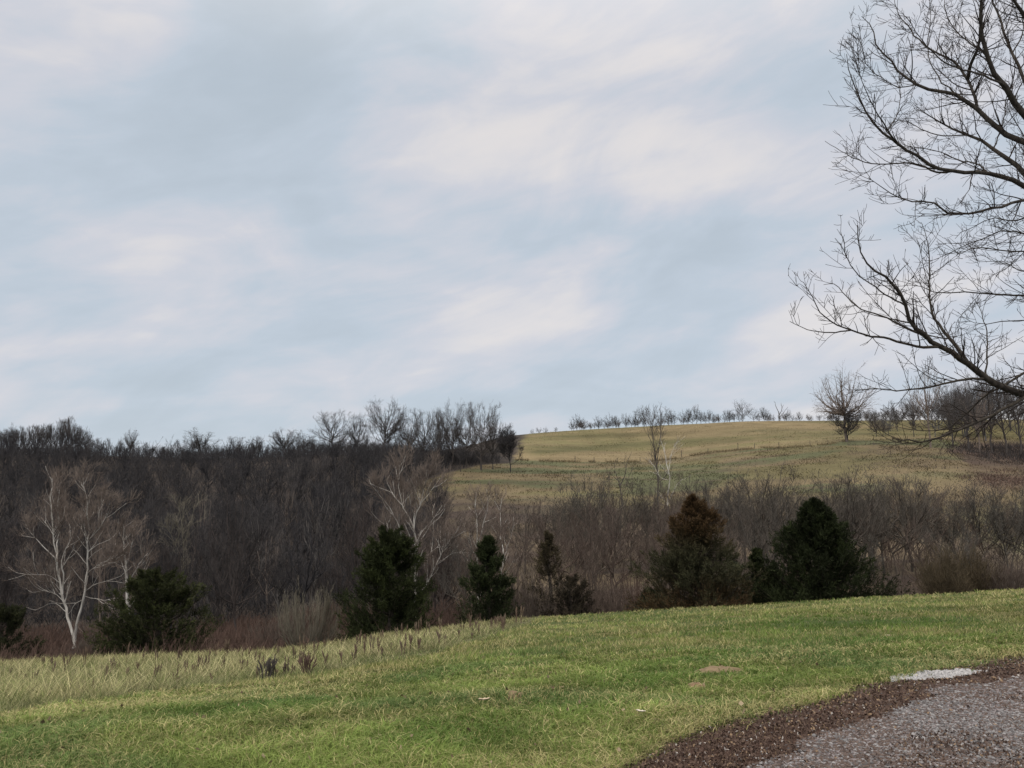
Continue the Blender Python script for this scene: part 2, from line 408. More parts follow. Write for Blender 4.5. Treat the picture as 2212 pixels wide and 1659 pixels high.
def lawn_colors(x, y, rng, straw=0.0):
    n = len(x)
    big = fbm(x, y, 5.5, 71, 3); cl = fbm(x, y, .55, 72, 2); md = fbm(x+3, y, 1.6, 73, 2)
    yel = np.clip(sstep(.40, .64, big)*.42+sstep(.44, .68, md)*.34+straw, 0, 1)
    vv = np.zeros(n); gpx, grow_ = 512+F*x/y/1.0, None
    for gx, gy, gr in ((1.35, 8.3, .9), (1.9, 9.4, 1.2), (.5, 7.2, .8), (5.2, 15, 2.6), (-2.5, 8, 1.2), (3.2, 12.5, 1.5), (-.4, 6.2, .7), (7.5, 20, 3)):
        vv = np.maximum(vv, sstep(1.3, .3, np.hypot((x-gx)/gr, (y-gy)/gr*.8)+(md-.5)*1.6))
    yel = yel*(1-.8*vv)
    green = np.array([.085, .130, .028])+rng.rand(n, 1)*np.array([.08, .09, .03])
    green = green*(.40+1.2*cl[:, None])*(.72+.56*sstep(.35, .65, fbm(x, y, 2.6, 88, 2))[:, None])
    blu = sstep(.50, .64, fbm(x-8, y+4, 1.3, 76, 2))[:, None]*.55
    green = green*(1-blu)+np.array([.065, .14, .045])*blu
    st = (np.array([.28, .25, .11])+rng.rand(n, 1)*np.array([.26, .23, .14]))*(.75+.5*cl[:, None])
    green = green*(1-.5*vv[:, None])+np.array([.055, .15, .022])*.5*vv[:, None]
    pick = rng.rand(n) < yel*.62+.07
    c = np.where(pick[:, None], st, green)
    olive = np.array([.17, .17, .05])
    return (c*.8+olive*.2)*1.36*np.array([.97, .98, .98])
rng = rs(77)
x, y = samp(300000, -140, 1170, 3.6, 46, rng, .6)
tx, ty = samp(26000, -140, 1170, 3.6, 46, rng, .72)
ti = np.repeat(np.arange(len(tx)), 12); ta = rng.rand(len(ti))*6.28; tr_ = np.abs(rng.normal(0, .05, len(ti)))*np.clip(ty[ti]/9, .8, 2.2)
isT = np.concatenate([np.zeros(len(x)), np.ones(len(ti))]); azT = np.concatenate([np.zeros(len(x)), ta]); szT = np.concatenate([np.ones(len(x)), (.95+.55*rng.rand(len(tx)))[ti]]); shT = np.concatenate([np.ones(len(x)), (.75+.5*rng.rand(len(tx)))[ti]])
x = np.concatenate([x, tx[ti]+np.cos(ta)*tr_]); y = np.concatenate([y, ty[ti]+np.sin(ta)*tr_])
z = ground(x, y); px, row = project(x, y, z)
dm = row-edge_dirt(px)+(fbm(x, y, .7, 22)-.5)*14+(fbm(x, y, 3.2, 21)-.5)*8
keep = (row > edge_lawn(px)-1.5+(fbm(x, y, 1.0, 79)-.5)*4) & ((dm < 0)|((dm < 14)&(rng.rand(len(x)) < .10*np.exp(-dm/5))))
# three bare scraped spots
def bare(px, row): 
    d = np.full(px.shape, 9.)
    for a, b, ra, rb in ((718, 673, 26, 5), (695, 690, 10, 4.5), (515, 699, 9, 4.5)):
        d = np.minimum(d, np.hypot((px-a)/ra, (row-b)/rb))
    return d
keep &= (bare(px, row) > 1)|(rng.rand(len(x)) < .22)
x, y, z, px, row, dm, isT, azT, szT, shT = [a[keep] for a in (x, y, z, px, row, dm, isT, azT, szT, shT)]
n = len(x)
c1 = lawn_colors(x, y, rng, sstep(-26, -1, dm)*.5+sstep(26, 43, y)*.22+.3*np.exp(-((row-edge_lawn(px)-9)/9)**2))*shT[:, None]
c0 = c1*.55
h = (.035+.05*rng.rand(n))*(.6+.85*fbm(x, y, .55, 72, 2))*(1+.35*sstep(15, 40, y))*szT
w = np.maximum(.0045, .95*y/F)*(.6+.6*rng.rand(n))
az = np.where(isT > .5, azT+rng.normal(0, .4, n), rng.normal(.2, 1.1, n)+np.pi*(rng.rand(n) < .35))
lean = .3+1.1*rng.rand(n)
nearb = y < 14
VV, QQ, TT, CC = [], [], [], []; off = 0
for k, simp in ((nearb, False), (~nearb, True)):
    V, q, t, C = blades(x[k], y[k], z[k], h[k], w[k], lean[k], az[k], c0[k], c1[k], rng, simp)
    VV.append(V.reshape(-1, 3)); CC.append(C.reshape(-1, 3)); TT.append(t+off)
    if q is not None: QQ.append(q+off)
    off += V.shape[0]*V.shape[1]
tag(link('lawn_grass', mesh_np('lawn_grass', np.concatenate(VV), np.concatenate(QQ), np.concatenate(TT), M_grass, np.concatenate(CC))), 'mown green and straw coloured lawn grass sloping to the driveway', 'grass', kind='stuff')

# taller meadow grass
rng = rs(78)
x, y = samp(190000, -170, 620, 7, 49, rng, .45)
tx, ty = samp(14000, -170, 620, 7, 49, rng, .4)
ti = np.repeat(np.arange(len(tx)), 14); ta = rng.rand(len(ti))*6.28; tr_ = np.abs(rng.normal(0, .09, len(ti)))*np.clip(ty[ti]/14, .8, 2.)
szT = np.concatenate([np.full(len(x), .75), (.9+1.1*rng.rand(len(tx)))[ti]]); shT = np.concatenate([np.full(len(x), .8), (.42+1.25*rng.rand(len(tx)))[ti]])
x = np.concatenate([x, tx[ti]+np.cos(ta)*tr_]); y = np.concatenate([y, ty[ti]+np.sin(ta)*tr_])
z = ground(x, y); px, row = project(x, y, z)
keep = (row < edge_lawn(px)+(fbm(x, y, 1.0, 79)-.5)*5) & ((y < 45.5)|(px < 360))
x, y, z, px, row, szT, shT = [a[keep] for a in (x, y, z, px, row, szT, shT)]; n = len(x)
cl = fbm(x, y, 1.1, 82, 3); bg = fbm(x, y, 5, 83, 2)
st = np.array([.33, .31, .165])+rng.rand(n, 1)*np.array([.34, .31, .18]); gr = np.array([.15, .19, .065])+rng.rand(n, 1)*np.array([.10, .10, .04])
dk = np.array([.11, .095, .055])
pick = rng.rand(n)
c1 = np.where((pick < .22+.45*sstep(.35, .6, cl))[:, None], st, gr); c1 = np.where((pick > .95)[:, None], dk, c1)
c1 *= ((.7+.55*bg)*shT)[:, None]
top = sstep(12, 0, row-(np.interp(px, [0, 278, 512], [664, 653, 619])))
c1 = c1*(1-.35*top[:, None])+np.array([.30, .27, .13])*.35*top[:, None]
edge_g = np.exp(-((row-edge_lawn(px))/4)**2)
c1 = c1*(1-.4*edge_g[:, None])+np.array([.10, .15, .06])*.4*edge_g[:, None]
h = (.05+.17*rng.rand(n)**1.4)*(.45+1.1*cl)*(.5+.6*sstep(0, 8, edge_lawn(px)-row))*(1-.35*sstep(20, 40, y))*szT
w = np.maximum(.006, .8*y/F)*(.5+.6*rng.rand(n))
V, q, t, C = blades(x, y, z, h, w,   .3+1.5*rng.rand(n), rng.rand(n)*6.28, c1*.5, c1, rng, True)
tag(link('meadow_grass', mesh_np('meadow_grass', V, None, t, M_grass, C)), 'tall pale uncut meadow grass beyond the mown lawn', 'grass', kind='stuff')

# fallen leaves and litter on the bank beside the driveway
rng = rs(79)
x, y = samp(150000, 480, 1200, 3.8, 14, rng, .8)
z = ground(x, y); px, row = project(x, y, z)
dm = row-edge_dirt(px)+(fbm(x, y, .7, 22)-.5)*14+(fbm(x, y, 3.2, 21)-.5)*8
gm = gravel_mask(x, y, px, row)
keep = ((dm > -5)&~gm&(rng.rand(len(x)) < sstep(-7, 4, dm)))|(gm&(rng.rand(len(x)) < .06+.5*sstep(.50, .66, fbm(x, y*1.4, 1.5, 64))))
keep &= ~patch(x, y, px, row, rng)
x, y, z = x[keep], y[keep], z[keep]; n = len(x)
a = rng.rand(n)*6.28; L = (.006+.012*rng.rand(n)**1.5)*np.clip(y/7, .8, 1.5); W = L*(.3+.5*rng.rand(n))
d = np.stack([np.cos(a)*L, np.sin(a)*L, rng.normal(0, .006, n)], 1); e_ = np.stack([-np.sin(a)*W, np.cos(a)*W, rng.normal(0, .005, n)], 1)
P = np.stack([x, y, z+.012+.015*rng.rand(n)], 1)
V = np.stack([P-d, P-e_, P+d, P+e_], 1); Q = np.arange(n*4).reshape(n, 4)
t = rng.rand(n, 1); pk = rng.rand(n)
c = np.array([.052, .034, .027])+t*np.array([.07, .052, .042]); c = np.where((pk > .90)[:, None], np.array([.24, .17, .11]), c); c = np.where((pk < .03)[:, None], np.array([.4, .38, .36]), c)
tag(link('leaf_litter', mesh_np('leaf_litter', V, Q, None, M_tint, np.repeat(c, 4, 0))), 'dark brown leaf litter on the bank beside the gravel', 'leaf litter', kind='stuff')

rng = rs(80); x, y = samp(380, -60, 1060, 4.2, 24, rng, .8); z = ground(x, y); px, row = project(x, y, z)
k = (row > edge_lawn(px))&(row < edge_dirt(px)+4); x, y, z = x[k], y[k], z[k]; n = len(x)
a = rng.rand(n)*6.28; L = .009+.014*rng.rand(n); W = L*(.3+.3*rng.rand(n)); d = np.stack([np.cos(a)*L, np.sin(a)*L, rng.normal(0, .008, n)], 1); e_ = np.stack([-np.sin(a)*W, np.cos(a)*W, rng.normal(0, .012, n)], 1)
P = np.stack([x, y, z+.05+.03*rng.rand(n)], 1); V = np.stack([P-d, P-e_, P+d, P+e_], 1); c = np.array([.10, .072, .045])+rng.rand(n, 1)**2*np.array([.30, .25, .17])
tag(link('scattered_leaves', mesh_np('scattered_leaves', V, np.arange(n*4).reshape(n, 4), None, M_tint, np.repeat(c, 4, 0))), 'bits of dead leaf scattered over the lawn', 'leaves', kind='stuff')
rng = rs(81); n = 170000; Y0 = 120+230*rng.rand(n)**.8; p = 400+660*rng.rand(n); x = ux(p, Y0) if 'ux' in globals() else (p-512)/F/1.01*Y0; y = Y0; z = ground(x, y); px, row = project(x, y, z)
gcol, _, inw_ = ground_color(x, y, px, row); cl = fbm(x, y, 6, 84, 3); k = (px > edge_wood(row)+2)&(rng.rand(n) < (.2+.9*sstep(.4, .65, cl))*np.where(row < edge_field(px), .35, .8))&(row < 560)
x, y, z, cl, gcol = x[k], y[k], z[k], cl[k], gcol[k]; n = len(x); fieldk = (row[k] < edge_field(px[k]))
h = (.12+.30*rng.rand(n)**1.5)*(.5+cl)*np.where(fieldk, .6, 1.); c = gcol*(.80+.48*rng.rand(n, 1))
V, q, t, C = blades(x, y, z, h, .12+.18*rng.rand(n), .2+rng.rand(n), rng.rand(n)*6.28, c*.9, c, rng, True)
tag(link('pasture_grass', mesh_np('pasture_grass', V, None, t, M_grass, C)), 'rough tussocky winter grass over the far pasture and field', 'grass', kind='stuff')
# ------------------------------------------------------------------ small things on the lawn
def lump(name, px_, row_, rx, ry, hz, c, label, cat, seed):
    Y0 = 8.
    for _ in range(30):
        u, _v = ray(px_, row_); g0 = ground(u*Y0, Y0)[0]; r = project(u*Y0, Y0, g0)[1]
        Y0 *= 1+(r-row_)/400
    x0 = ray(px_, row_)[0]*Y0; z0 = ground(x0, Y0)[0]
    rr = np.linspace(0, 1, 9); aa = np.linspace(0, 2*math.pi, 28, endpoint=False)
    A, Rr = np.meshgrid(aa, rr); X = Rr*np.cos(A)*rx; Yy = Rr*np.sin(A)*ry
    k = 1+1.3*(fbm(np.cos(A)*2.5+seed, np.sin(A)*2.5, 1, seed)-.5); X *= k; Yy *= k
    Z = ground((x0+X).ravel(), (Y0+Yy).ravel()).reshape(X.shape)-z0+hz*(1-Rr**2)*(.6+.8*fbm(X*20, Yy*20, 1, seed))+.004-.03*(Rr > .95)
    V = np.stack([X, Yy, Z], -1); idx = np.arange(X.size).reshape(X.shape); nx = np.roll(idx, -1, 1)
    Q = np.stack([idx[:-1], nx[:-1], nx[1:], idx[1:]], -1)
    cc = np.array(c)[None]*(.7+.6*fbm(V[..., 0].ravel()*40, V[..., 1].ravel()*40, 1, seed+3))[:, None]
    o = link(name, mesh_np(name, V, Q, None, M_tint, cc, True), None, (x0, Y0, z0)); tag(o, label, cat); return o
lump('dirt_mound', 718, 671.5, .34, .16, .06, (.22, .165, .105), 'long bare scrape of tan dirt in the lawn above the green tufts', 'dirt mound', 4)
lump('dirt_mound', 695, 688, .11, .12, .05, (.21, .14, .09), 'small round brown dirt mound in the lawn below the long tan scrape', 'dirt mound', 5)
lump('dirt_mound', 515, 697, .10, .12, .05, (.22, .16, .10), 'small tan dirt mound alone in the middle of the lawn', 'dirt mound', 6)
def curl_leaf(px_, row_, L, W, a, c, label):
    Y0 = 7.
    for _ in range(30):
        u, _v = ray(px_, row_); g0 = ground(u*Y0, Y0)[0]; r = project(u*Y0, Y0, g0)[1]
        Y0 *= 1+(r-row_)/400
    x0 = ray(px_, row_)[0]*Y0; z0 = ground(x0, Y0)[0]+.075
    s = np.linspace(-1, 1, 11); t = np.linspace(-1, 1, 5); S, T_ = np.meshgrid(s, t)
    wd = W*np.sqrt(np.clip(1-S**2, 0, 1))*(1+.25*np.sin(S*9)); X = S*L; Yy = T_*wd; Z = .25*L*S**2+.6*T_**2*wd
    V = np.stack([X*math.cos(a)-Yy*math.sin(a), X*math.sin(a)+Yy*math.cos(a), Z], -1)
    idx = np.arange(S.size).reshape(S.shape); Q = np.stack([idx[:-1, :-1], idx[:-1, 1:], idx[1:, 1:], idx[1:, :-1]], -1)
    top = V.reshape(-1, 3); bot = top-[0, 0, .002]; Q2 = np.concatenate([Q.reshape(-1, 4), Q.reshape(-1, 4)[:, ::-1]+len(top)])
    o = link('fallen_leaf', mesh_np('fallen_leaf', np.concatenate([top, bot]), Q2, None, M_tint, np.tile(np.array([c]), (2*len(top), 1)), True), None, (x0, Y0, z0)); tag(o, label, 'leaf')
curl_leaf(484, 709, .055, .020, .3, (.50, .42, .32), 'pale curled dead leaf lying in the grass below the tan dirt mound')
curl_leaf(641, 722, .040, .014, -.5, (.62, .58, .50), 'small whitish dead leaf in the grass near the driveway bank')
curl_leaf(888, 640, .05, .022, .2, (.5, .46, .3), 'straw coloured leaf in the upper lawn behind the white gravel patch')

# ------------------------------------------------------------------ trees
def bare_tree(seed, h, spread=.32, dens=1, stems=1, tw=.012, trunk_r=None, base=.22, n1=22, low=-.25, lean=0, slim=0, up=.25, zs0=0):
    """limbs reach out to points on a rounded crown; returns (limb mesh, twig mesh); trunk base at the origin"""
    rng = rs(seed); tr = trunk_r or h*.013
    L0 = []; tops = []
    for s in range(stems):
        a = rng.rand()*6.28; sp = (.10+.18*rng.rand())*h if stems > 1 else .03*h
        hh = h*(.62+.12*rng.rand()) if not slim else h*.9
        pts = [(0, 0, -.4)]+[(math.cos(a)*sp*(k/6)**1.2+rng.normal(0, .010*h)+lean*h*k/6, math.sin(a)*sp*(k/6)**1.2+rng.normal(0, .010*h), hh*k/6) for k in range(1, 7)]
        L0.append(resample(pts, np.linspace(tr, tr*.25, 7)*(1 if stems == 1 else .6), 10))
    C = np.array([lean*h*.6, 0, h*(.5+base*.5)]); ax = np.array([spread*h, spread*h, h*(1-base)*.5])
    n = n1; u = low+(1-low)*rng.rand(n)**.8; az = rng.rand(n)*6.28; rr = np.sqrt(1-np.clip(u, -1, 1)**2)
    T = C+np.stack([np.cos(az)*rr, np.sin(az)*rr, u], 1)*ax*(.72+.26*rng.rand(n, 1))
    LI = []
    for k in range(n):
        P0 = L0[k%stems][0][0]; zt = T[k, 2]; zs = np.clip(zt*(.30+.30*rng.rand()), max(h*base*.55, h*zs0), hh*.95)
        s0 = np.array([np.interp(zs, P0[:, 2], P0[:, c]) for c in range(3)]); d = T[k]-s0; m = s0+d*np.array([.62, .62, .42])+rng.normal(0, .02*h, 3)
        r0 = tr*.45*(.5+.7*rng.rand()); LI.append(resample([s0, (s0+m)/2+rng.normal(0, .01*h, 3), m, (m+T[k])/2+rng.normal(0, .012*h, 3), T[k]], np.linspace(r0, tw*1.6, 5), 9, rng, .05))
    L1 = [(np.concatenate([a for a, _ in LI]), np.concatenate([b for _, b in LI]))]
    q = 12/h
    L2 = grow(L1, 1.5*dens*q, 36, .20*h, 5, up, .12, .5, rng, .2, tw*1.25, .45)
    L3 = grow(L2, 2.4*dens*q, 38, .105*h, 4, up, .15, .6, rng, .12, tw, .6)
    L4 = grow(L3+L1, 2.6*dens*q, 38, .065*h, 4, up, .16, .7, rng, .12, tw*.85, .6)
    A = join([tubes(P, R, 6) for P, R in L0]+[tubes(P, R, 4) for P, R in L1])
    B = join([tubes(P, R, 3) for P, R in L2+L3+L4])
    return A, B
def tree_meshes(name, seed, h, mt, mc, **k):
    A, B = bare_tree(seed, h, **k)
    return mesh_np(name+'_trunk', A[0], A[1], None, mt, None, True), mesh_np(name+'_crown', B[0], B[1], None, mc), mesh_np(name, *join([A, B]), None, mc)
def place(name, ms, x, y, s, label, cat='tree', group=None, parts=True, rot=None, z=None):
    z = ground(x, y)[0] if z is None else z
    if parts:
        o = empty(name, (x, y, z)); link('trunk', ms[0], o); link('crown', ms[1], o)
    else:
        o = link(name, ms[2], None, (x, y, z))
    o.scale = (s, s, s*(.93+.14*random.random())); o.rotation_euler = (0, 0, random.random()*6.28 if rot is None else rot)
    return tag(o, label, cat, group)
random.seed(5)
WOOD = [tree_meshes('wood_tree', 100+i, 12, [M_wood, M_trk, M_wood, M_trk][i%4], M_wood, spread=.22+.04*(i%3), tw=.015, dens=.72, base=.2+.06*(i%3), n1=15, slim=(i+1)%2, up=[.15, .5, .3][i%3]) for i in range(7)]
SKYT = [tree_meshes('crest_tree', 200+i, 12, M_sky, M_sky, spread=.37+.04*(i%3), tw=.015, dens=.70, base=.18, n1=18+2*(i%3), up=.35) for i in range(5)]
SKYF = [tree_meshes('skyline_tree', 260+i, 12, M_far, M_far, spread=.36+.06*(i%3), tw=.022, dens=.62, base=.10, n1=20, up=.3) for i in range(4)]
PALE = [tree_meshes('wood_tree', 270+i, 12, M_syct, M_pale, spread=.26, tw=.014, dens=.6, base=.25, n1=14, slim=1, up=.5) for i in range(2)]
LOWB = [tree_meshes('wood_tree', 280+i, 12, M_low, M_low, spread=.30, tw=.014, dens=.7, base=.15, n1=15, stems=1+i%2, up=.5) for i in range(3)]
SCRB = [tree_meshes('scrub_tree', 300+i, 8, M_brown, M_brown, spread=.34, tw=.009, dens=.82, base=.14, n1=15, stems=1+i%3, up=.5) for i in range(6)]
def ux(px_, Y0): return (px_-512)/F/1.01*Y0
def height_to(px_, Y0, top):
    x0 = ux(px_, Y0); return float(CAMZ+ray(px_, top)[1]*Y0-ground(x0, Y0)[0])

# the hillside wood
rng = rs(31); pts = []
tries = 0
while len(pts) < 225 and tries < 60000:
    tries += 1
    Y0 = 74+(238-74)*rng.rand()**.9; p = -70+540*rng.rand(); X0 = ux(p, Y0)
    rr_ = rowof(np.array([X0]), np.array([Y0]))[1][0]
    if p > edge_wood(rr_)-4: continue
    if Y0 < 92 and (20 < p < 165): continue
    md = 4.2+.012*Y0
    if any((X0-a)**2+(Y0-b)**2 < md*md for a, b in pts): continue
    pts.append((X0, Y0))
for i, (X0, Y0) in enumerate(pts):
    p = 512+F*X0/Y0
    hh = 10.5 if Y0 > 215 else 12.5
    s = hh/12*(.8+.4*rng.rand())*(.82 if Y0 < 100 else 1)
    if Y0 > 150: s = min(s, max(.3, height_to(p, Y0, np.interp(p, [0, 80, 105, 230, 330, 400, 470], [429, 429, 446, 446, 441, 435, 428])+14*rng.rand()**1.5)/12))
    place('wood_tree', LOWB[i%3] if (Y0 < 108 and i%3) else PALE[i%2] if i%11 == 3 else WOOD[i%7], X0, Y0, s, 'dark bare tree crowded among many like it in the wood on the hillside', 'tree', 'bare trees of the hillside wood', parts=Y0 < 150)

# crest line above the wood : broad crowned trees seen against the sky  (px, base Y, height in px)
BROAD = [tree_meshes('crest_tree', 240+i, 12, M_sky, M_sky, spread=.42, tw=.0125, trunk_r=.20, dens=.98, base=.12, n1=28, up=.25, low=-.35) for i in range(4)]
SLIM = [tree_meshes('crest_tree', 246+i, 12, M_sky, M_sky, spread=.22, tw=.016, dens=.85, base=.2, n1=16, up=.9, slim=1) for i in range(3)]
crest = [(128, 236, 24, 15), (197, 236, 25, 37), (233, 236, 20, 20), (254, 236, 19, 20), (284, 235, 24, 34), (303, 236, 20, 24), (331, 231, 39, 46), (357, 232, 34, 26), (383, 226, 49, 48), (408, 226, 40, 30), (424, 222, 48, 36), (440, 226, 46, 30), (453, 219, 56, 34), (466, 220, 52, 30), (481, 214, 62, 42), (493, 217, 50, 26)]
for i, (p, Y0, hp, wp) in enumerate(crest):
    h = hp*Y0/F*1.13; w_ = wp*Y0/F*1.06
    o = place('crest_tree', BROAD[i%4], ux(p, Y0), Y0, h/11.6, 'broad crowned bare tree on the ridge where the wood meets the pasture' if p > 400 else 'broad crowned bare tree seen against the sky along the ridge of the wood',
          'tree', 'ridge trees beside the pasture' if p > 400 else 'ridge trees above the wood', parts=hp > 38)
    o.scale = (w_/10.4, w_/10.4, h/11.6)
for i in range(26):
    p = -30+132*(i+.6*random.random())/26; Y0 = 233+6*random.random(); hp = np.interp(p, [-30, 0, 12, 20, 33, 60, 72, 88, 102], [28, 27, 30, 24, 33, 36, 33, 20, 16])*(.8+.25*random.random())
    place('crest_tree', SLIM[i%3], ux(p, Y0), Y0, hp*Y0/F/11.6, 'slender upright bare tree against the sky where the ridge wood is thickest', 'tree', 'slender ridge trees at the thick end of the wood', parts=False)
for i in range(20):
    p = 104+215*(i+.6*random.random())/20; Y0 = 237+3*random.random()
    place('crest_tree', SLIM[i%3], ux(p, Y0), Y0, (9+9*random.random())*Y0/F/11.6, 'low thin bare tree filling the ridge between the broad crowned ones', 'tree', 'low ridge trees between the broad ones', parts=False)
for i in range(46):
    p = -60+500*(i+rng.rand())/46; Y0 = 232+9*rng.rand()
    hp = np.interp(p, [-60, 0, 70, 100, 125, 210, 250, 290, 330, 380, 440], [22, 22, 23, 14, 14, 7, 7, 11, 15, 20, 28])*(.7+.4*rng.rand())
    place('wood_tree', WOOD[i%7], ux(p, Y0), Y0, hp*Y0/F/11.3, 'dark bare tree crowded among many like it in the wood on the hillside', 'tree', 'bare trees of the hillside wood', parts=False)
# infill under the ridge clump
for i in range(26):
    p = 330+170*rng.rand(); Y0 = 196+26*rng.rand()
    if p > 418+np.interp(Y0, [196, 222], [15, 75]): continue
    place('wood_tree', WOOD[i%7], ux(p, Y0), Y0, max(.35, min(.9, height_to(p, Y0, 440+8*rng.rand())/12)), 'dark bare tree crowded among many like it in the wood on the hillside', 'tree', 'bare trees of the hillside wood', parts=False)
place('lone_tree', tree_meshes('lone_tree', 411, 12, M_wood, M_wood, spread=.33, tw=.022, dens=1.3, base=.18), ux(510, 212), 212, 1.05, 'dark bare tree standing clear of the wood on the pasture edge', 'tree')

# far skyline over the tan field
sk = [(530, 5), (537, 6), (546, 5), (555, 4), (571, 11), (577, 12), (583, 11), (591, 7), (597, 12), (604, 10), (610, 12), (616, 11), (624, 12), (631, 11), (637, 14), (645, 12), (668, 13), (674, 13), (684, 11), (691, 14), (698, 15), (706, 13), (714, 11), (721, 9), (729, 16), (738, 14), (757, 13), (765, 12), (772, 11), (788, 10), (796, 8), (805, 8), (814, 7), (824, 8), (833, 9), (842, 9), (868, 12), (878, 12), (889, 14), (899, 15)]
sk = [(p+3*random.random(), hp*(.65+.5*random.random())) for p, hp in sk]+[(p+2+5*random.random(), hp*(.45+.4*random.random())) for p, hp in sk if hp > 8]
for i, (p, hp) in enumerate(sk):
    h = (hp+3)*354/F
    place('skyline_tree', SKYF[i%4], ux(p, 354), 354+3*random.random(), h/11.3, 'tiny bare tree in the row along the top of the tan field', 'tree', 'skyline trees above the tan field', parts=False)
place('skyline_tree', SKYT[2], ux(745, 350), 350, 10.2/11, 'round topped bare tree rising above the others along the field skyline', 'tree', parts=False)
for i in range(34):
    p = 565+315*rng.rand(); place('skyline_bush', SCRB[i%6], ux(p, 353), 353, (2.4+2.4*rng.rand())/8, 'low bush under the skyline trees on the field crest', 'bush', 'bushes along the field skyline', parts=False)
# wood at the upper right of the hill
for i in range(56):
    p = 872+240*rng.rand(); Y0 = 262+60*rng.rand()
    hp = np.interp(p, [860, 900, 940, 1000, 1100], [15, 30, 42, 56, 60])
    place('upland_tree', (SKYT+SKYF)[(i*4)%9], ux(p, Y0), Y0, hp*Y0/F/12*(.70+.35*rng.rand()), 'bare tree in the thin wood on the top of the pasture hill', 'tree', 'bare trees of the hilltop wood', parts=False)
for i, (p, Y0, hp, sy) in enumerate([(934, 226, 84, 1), (957, 232, 66, 0), (972, 226, 74, 0), (983, 222, 66, 1), (996, 226, 78, 0), (1010, 224, 84, 0), (1024, 226, 80, 0), (1046, 224, 84, 0)]):
    ms = tree_meshes('slope_tree', 430+i, 12, M_syct if sy else M_sky, M_syct if sy else M_sky, spread=.25, tw=.015, dens=.5, base=.3, n1=13, slim=1)
    place('slope_tree', ms, ux(p, Y0), Y0, hp*Y0/F/12.5, ['pale trunked bare tree alone in front of the hilltop wood', '', '', 'pale leaning bare tree over the dark bramble bank'][i] if sy else 'bare tree rooted in the dark bramble bank on the hill', 'tree', None if sy else 'trees in the bramble bank')

# the big pale tree on the hill with a bushy foot
ms = tree_meshes('hill_tree', 440, 15, M_syct, M_syct, spread=.38, tw=.014, dens=.55, base=.30, trunk_r=.24, n1=40, low=-.95, up=.0, zs0=.34)
Y0 = 243.; o = place('hill_tree', ms, ux(850, Y0), Y0, 81*Y0/F/14.8, 'tall pale crowned tree alone on the pasture hill under the near branches', 'tree', rot=1.0)
A, B = bare_tree(441, 8.2, spread=.38, stems=6, tw=.014, dens=.9, base=.02, n1=34, low=-.6)
V, Q = join([A, B])
k = link('brush_skirt', mesh_np('brush_skirt', V, Q, None, M_wood), o)

# middle distance scrub trees below the pasture
labels_mid = 'thin brown bare tree in the scrub belt between lawn and pasture'
mid = []
PT = [380, 400, 430, 470, 512, 550, 575, 603, 640, 672, 690, 712, 735, 762, 790, 815, 843, 865, 885, 915, 935, 955, 985, 1024, 1080]
TT_ = [498, 490, 484, 492, 497, 498, 484, 475, 492, 482, 472, 478, 500, 462, 494, 502, 470, 498, 470, 463, 492, 502, 486, 476, 482]
for p, Y0 in [(556, 118), (575, 112), (590, 115), (603, 108), (617, 116), (630, 110), (645, 118), (660, 108), (672, 112), (540, 104), (525, 110), (700, 104), (712, 110), (725, 98), (688, 100), (752, 98), (762, 104), (775, 96), (742, 108),
              (795, 100), (812, 110), (822, 96), (836, 100), (850, 96), (862, 104), (843, 88), (880, 98), (893, 92), (906, 100), (918, 96), (870, 92), (935, 104), (950, 98), (968, 92), (985, 96), (1003, 92), (1020, 96), (1040, 94)]:
    mid.append((p, Y0, np.interp(p, PT, TT_)+14*rng.rand()**2-8))
for i in range(84):
    p = 372+700*rng.rand(); Y0 = 70+64*rng.rand()
    mid.append((p, Y0, np.interp(p, PT, TT_)+14+np.interp(Y0, [70, 134], [62, 20])*rng.rand()))
DK = [tree_meshes('scrub_tree', 330+i, 8, M_olv, M_olv, spread=.36, tw=.0095, dens=.85, base=.2, n1=16, stems=1+i%2, up=.4) for i in range(4)]
for i, (p, Y0, top) in enumerate(mid):
    ms = DK[i%4] if (i < 38 and i%5 != 4) or i%6 == 0 else SCRB[i%6]
    hh = height_to(p, Y0, top)
    if hh < 1.5: continue
    place('scrub_tree', ms, ux(p, Y0), Y0, hh/7.8, labels_mid, 'tree', 'bare trees of the scrub belt', parts=Y0 < 108)

# traced trees : polylines are (px, row) read from the photo at a real distance
def traced(name, Y0, base, limbs, spec, mt, mc, label, cat='tree', seed=1, split=1, rsc=.50):
    """limbs: list of (points, radius0, radius1, depth offset at tip)"""
    rng = rs(seed)
    b = at(*base, Y0); L0 = []
    for pts_, r0, r1, dY in limbs:
        n = len(pts_); P = np.array([at(p[0], p[1], Y0+(p[2] if len(p) > 2 else dY*(k/(n-1))**1.2)) for k, p in enumerate(pts_)])-b
        L0.append(resample(P, np.linspace(r0, r1, n)*rsc, max(8, 2*n), rng, .055))
    A = [tubes(P, R, 8) for P, R in L0]; Bt = []; L = L0
    for j, sp_ in enumerate(spec):
        L = grow(L, rng=rng, **sp_) if j != 1 or True else L
        (A if j < split else Bt).extend([tubes(P, R, 4 if j == 0 else 3) for P, R in L])
        if sp_ is spec[0]: L = L+[(P[:, P.shape[1]//2:], R[:, P.shape[1]//2:]) for P, R in L0]
    gz = ground(b[0], b[1])[0]
    o = empty(name, tuple(b)); V, Q = join(A); link('trunk', mesh_np('trunk', V, Q, None, mt, None, True), o)
    V, Q = join(Bt); link('crown', mesh_np('crown', V, Q, None, mc), o)
    return tag(o, label, cat)
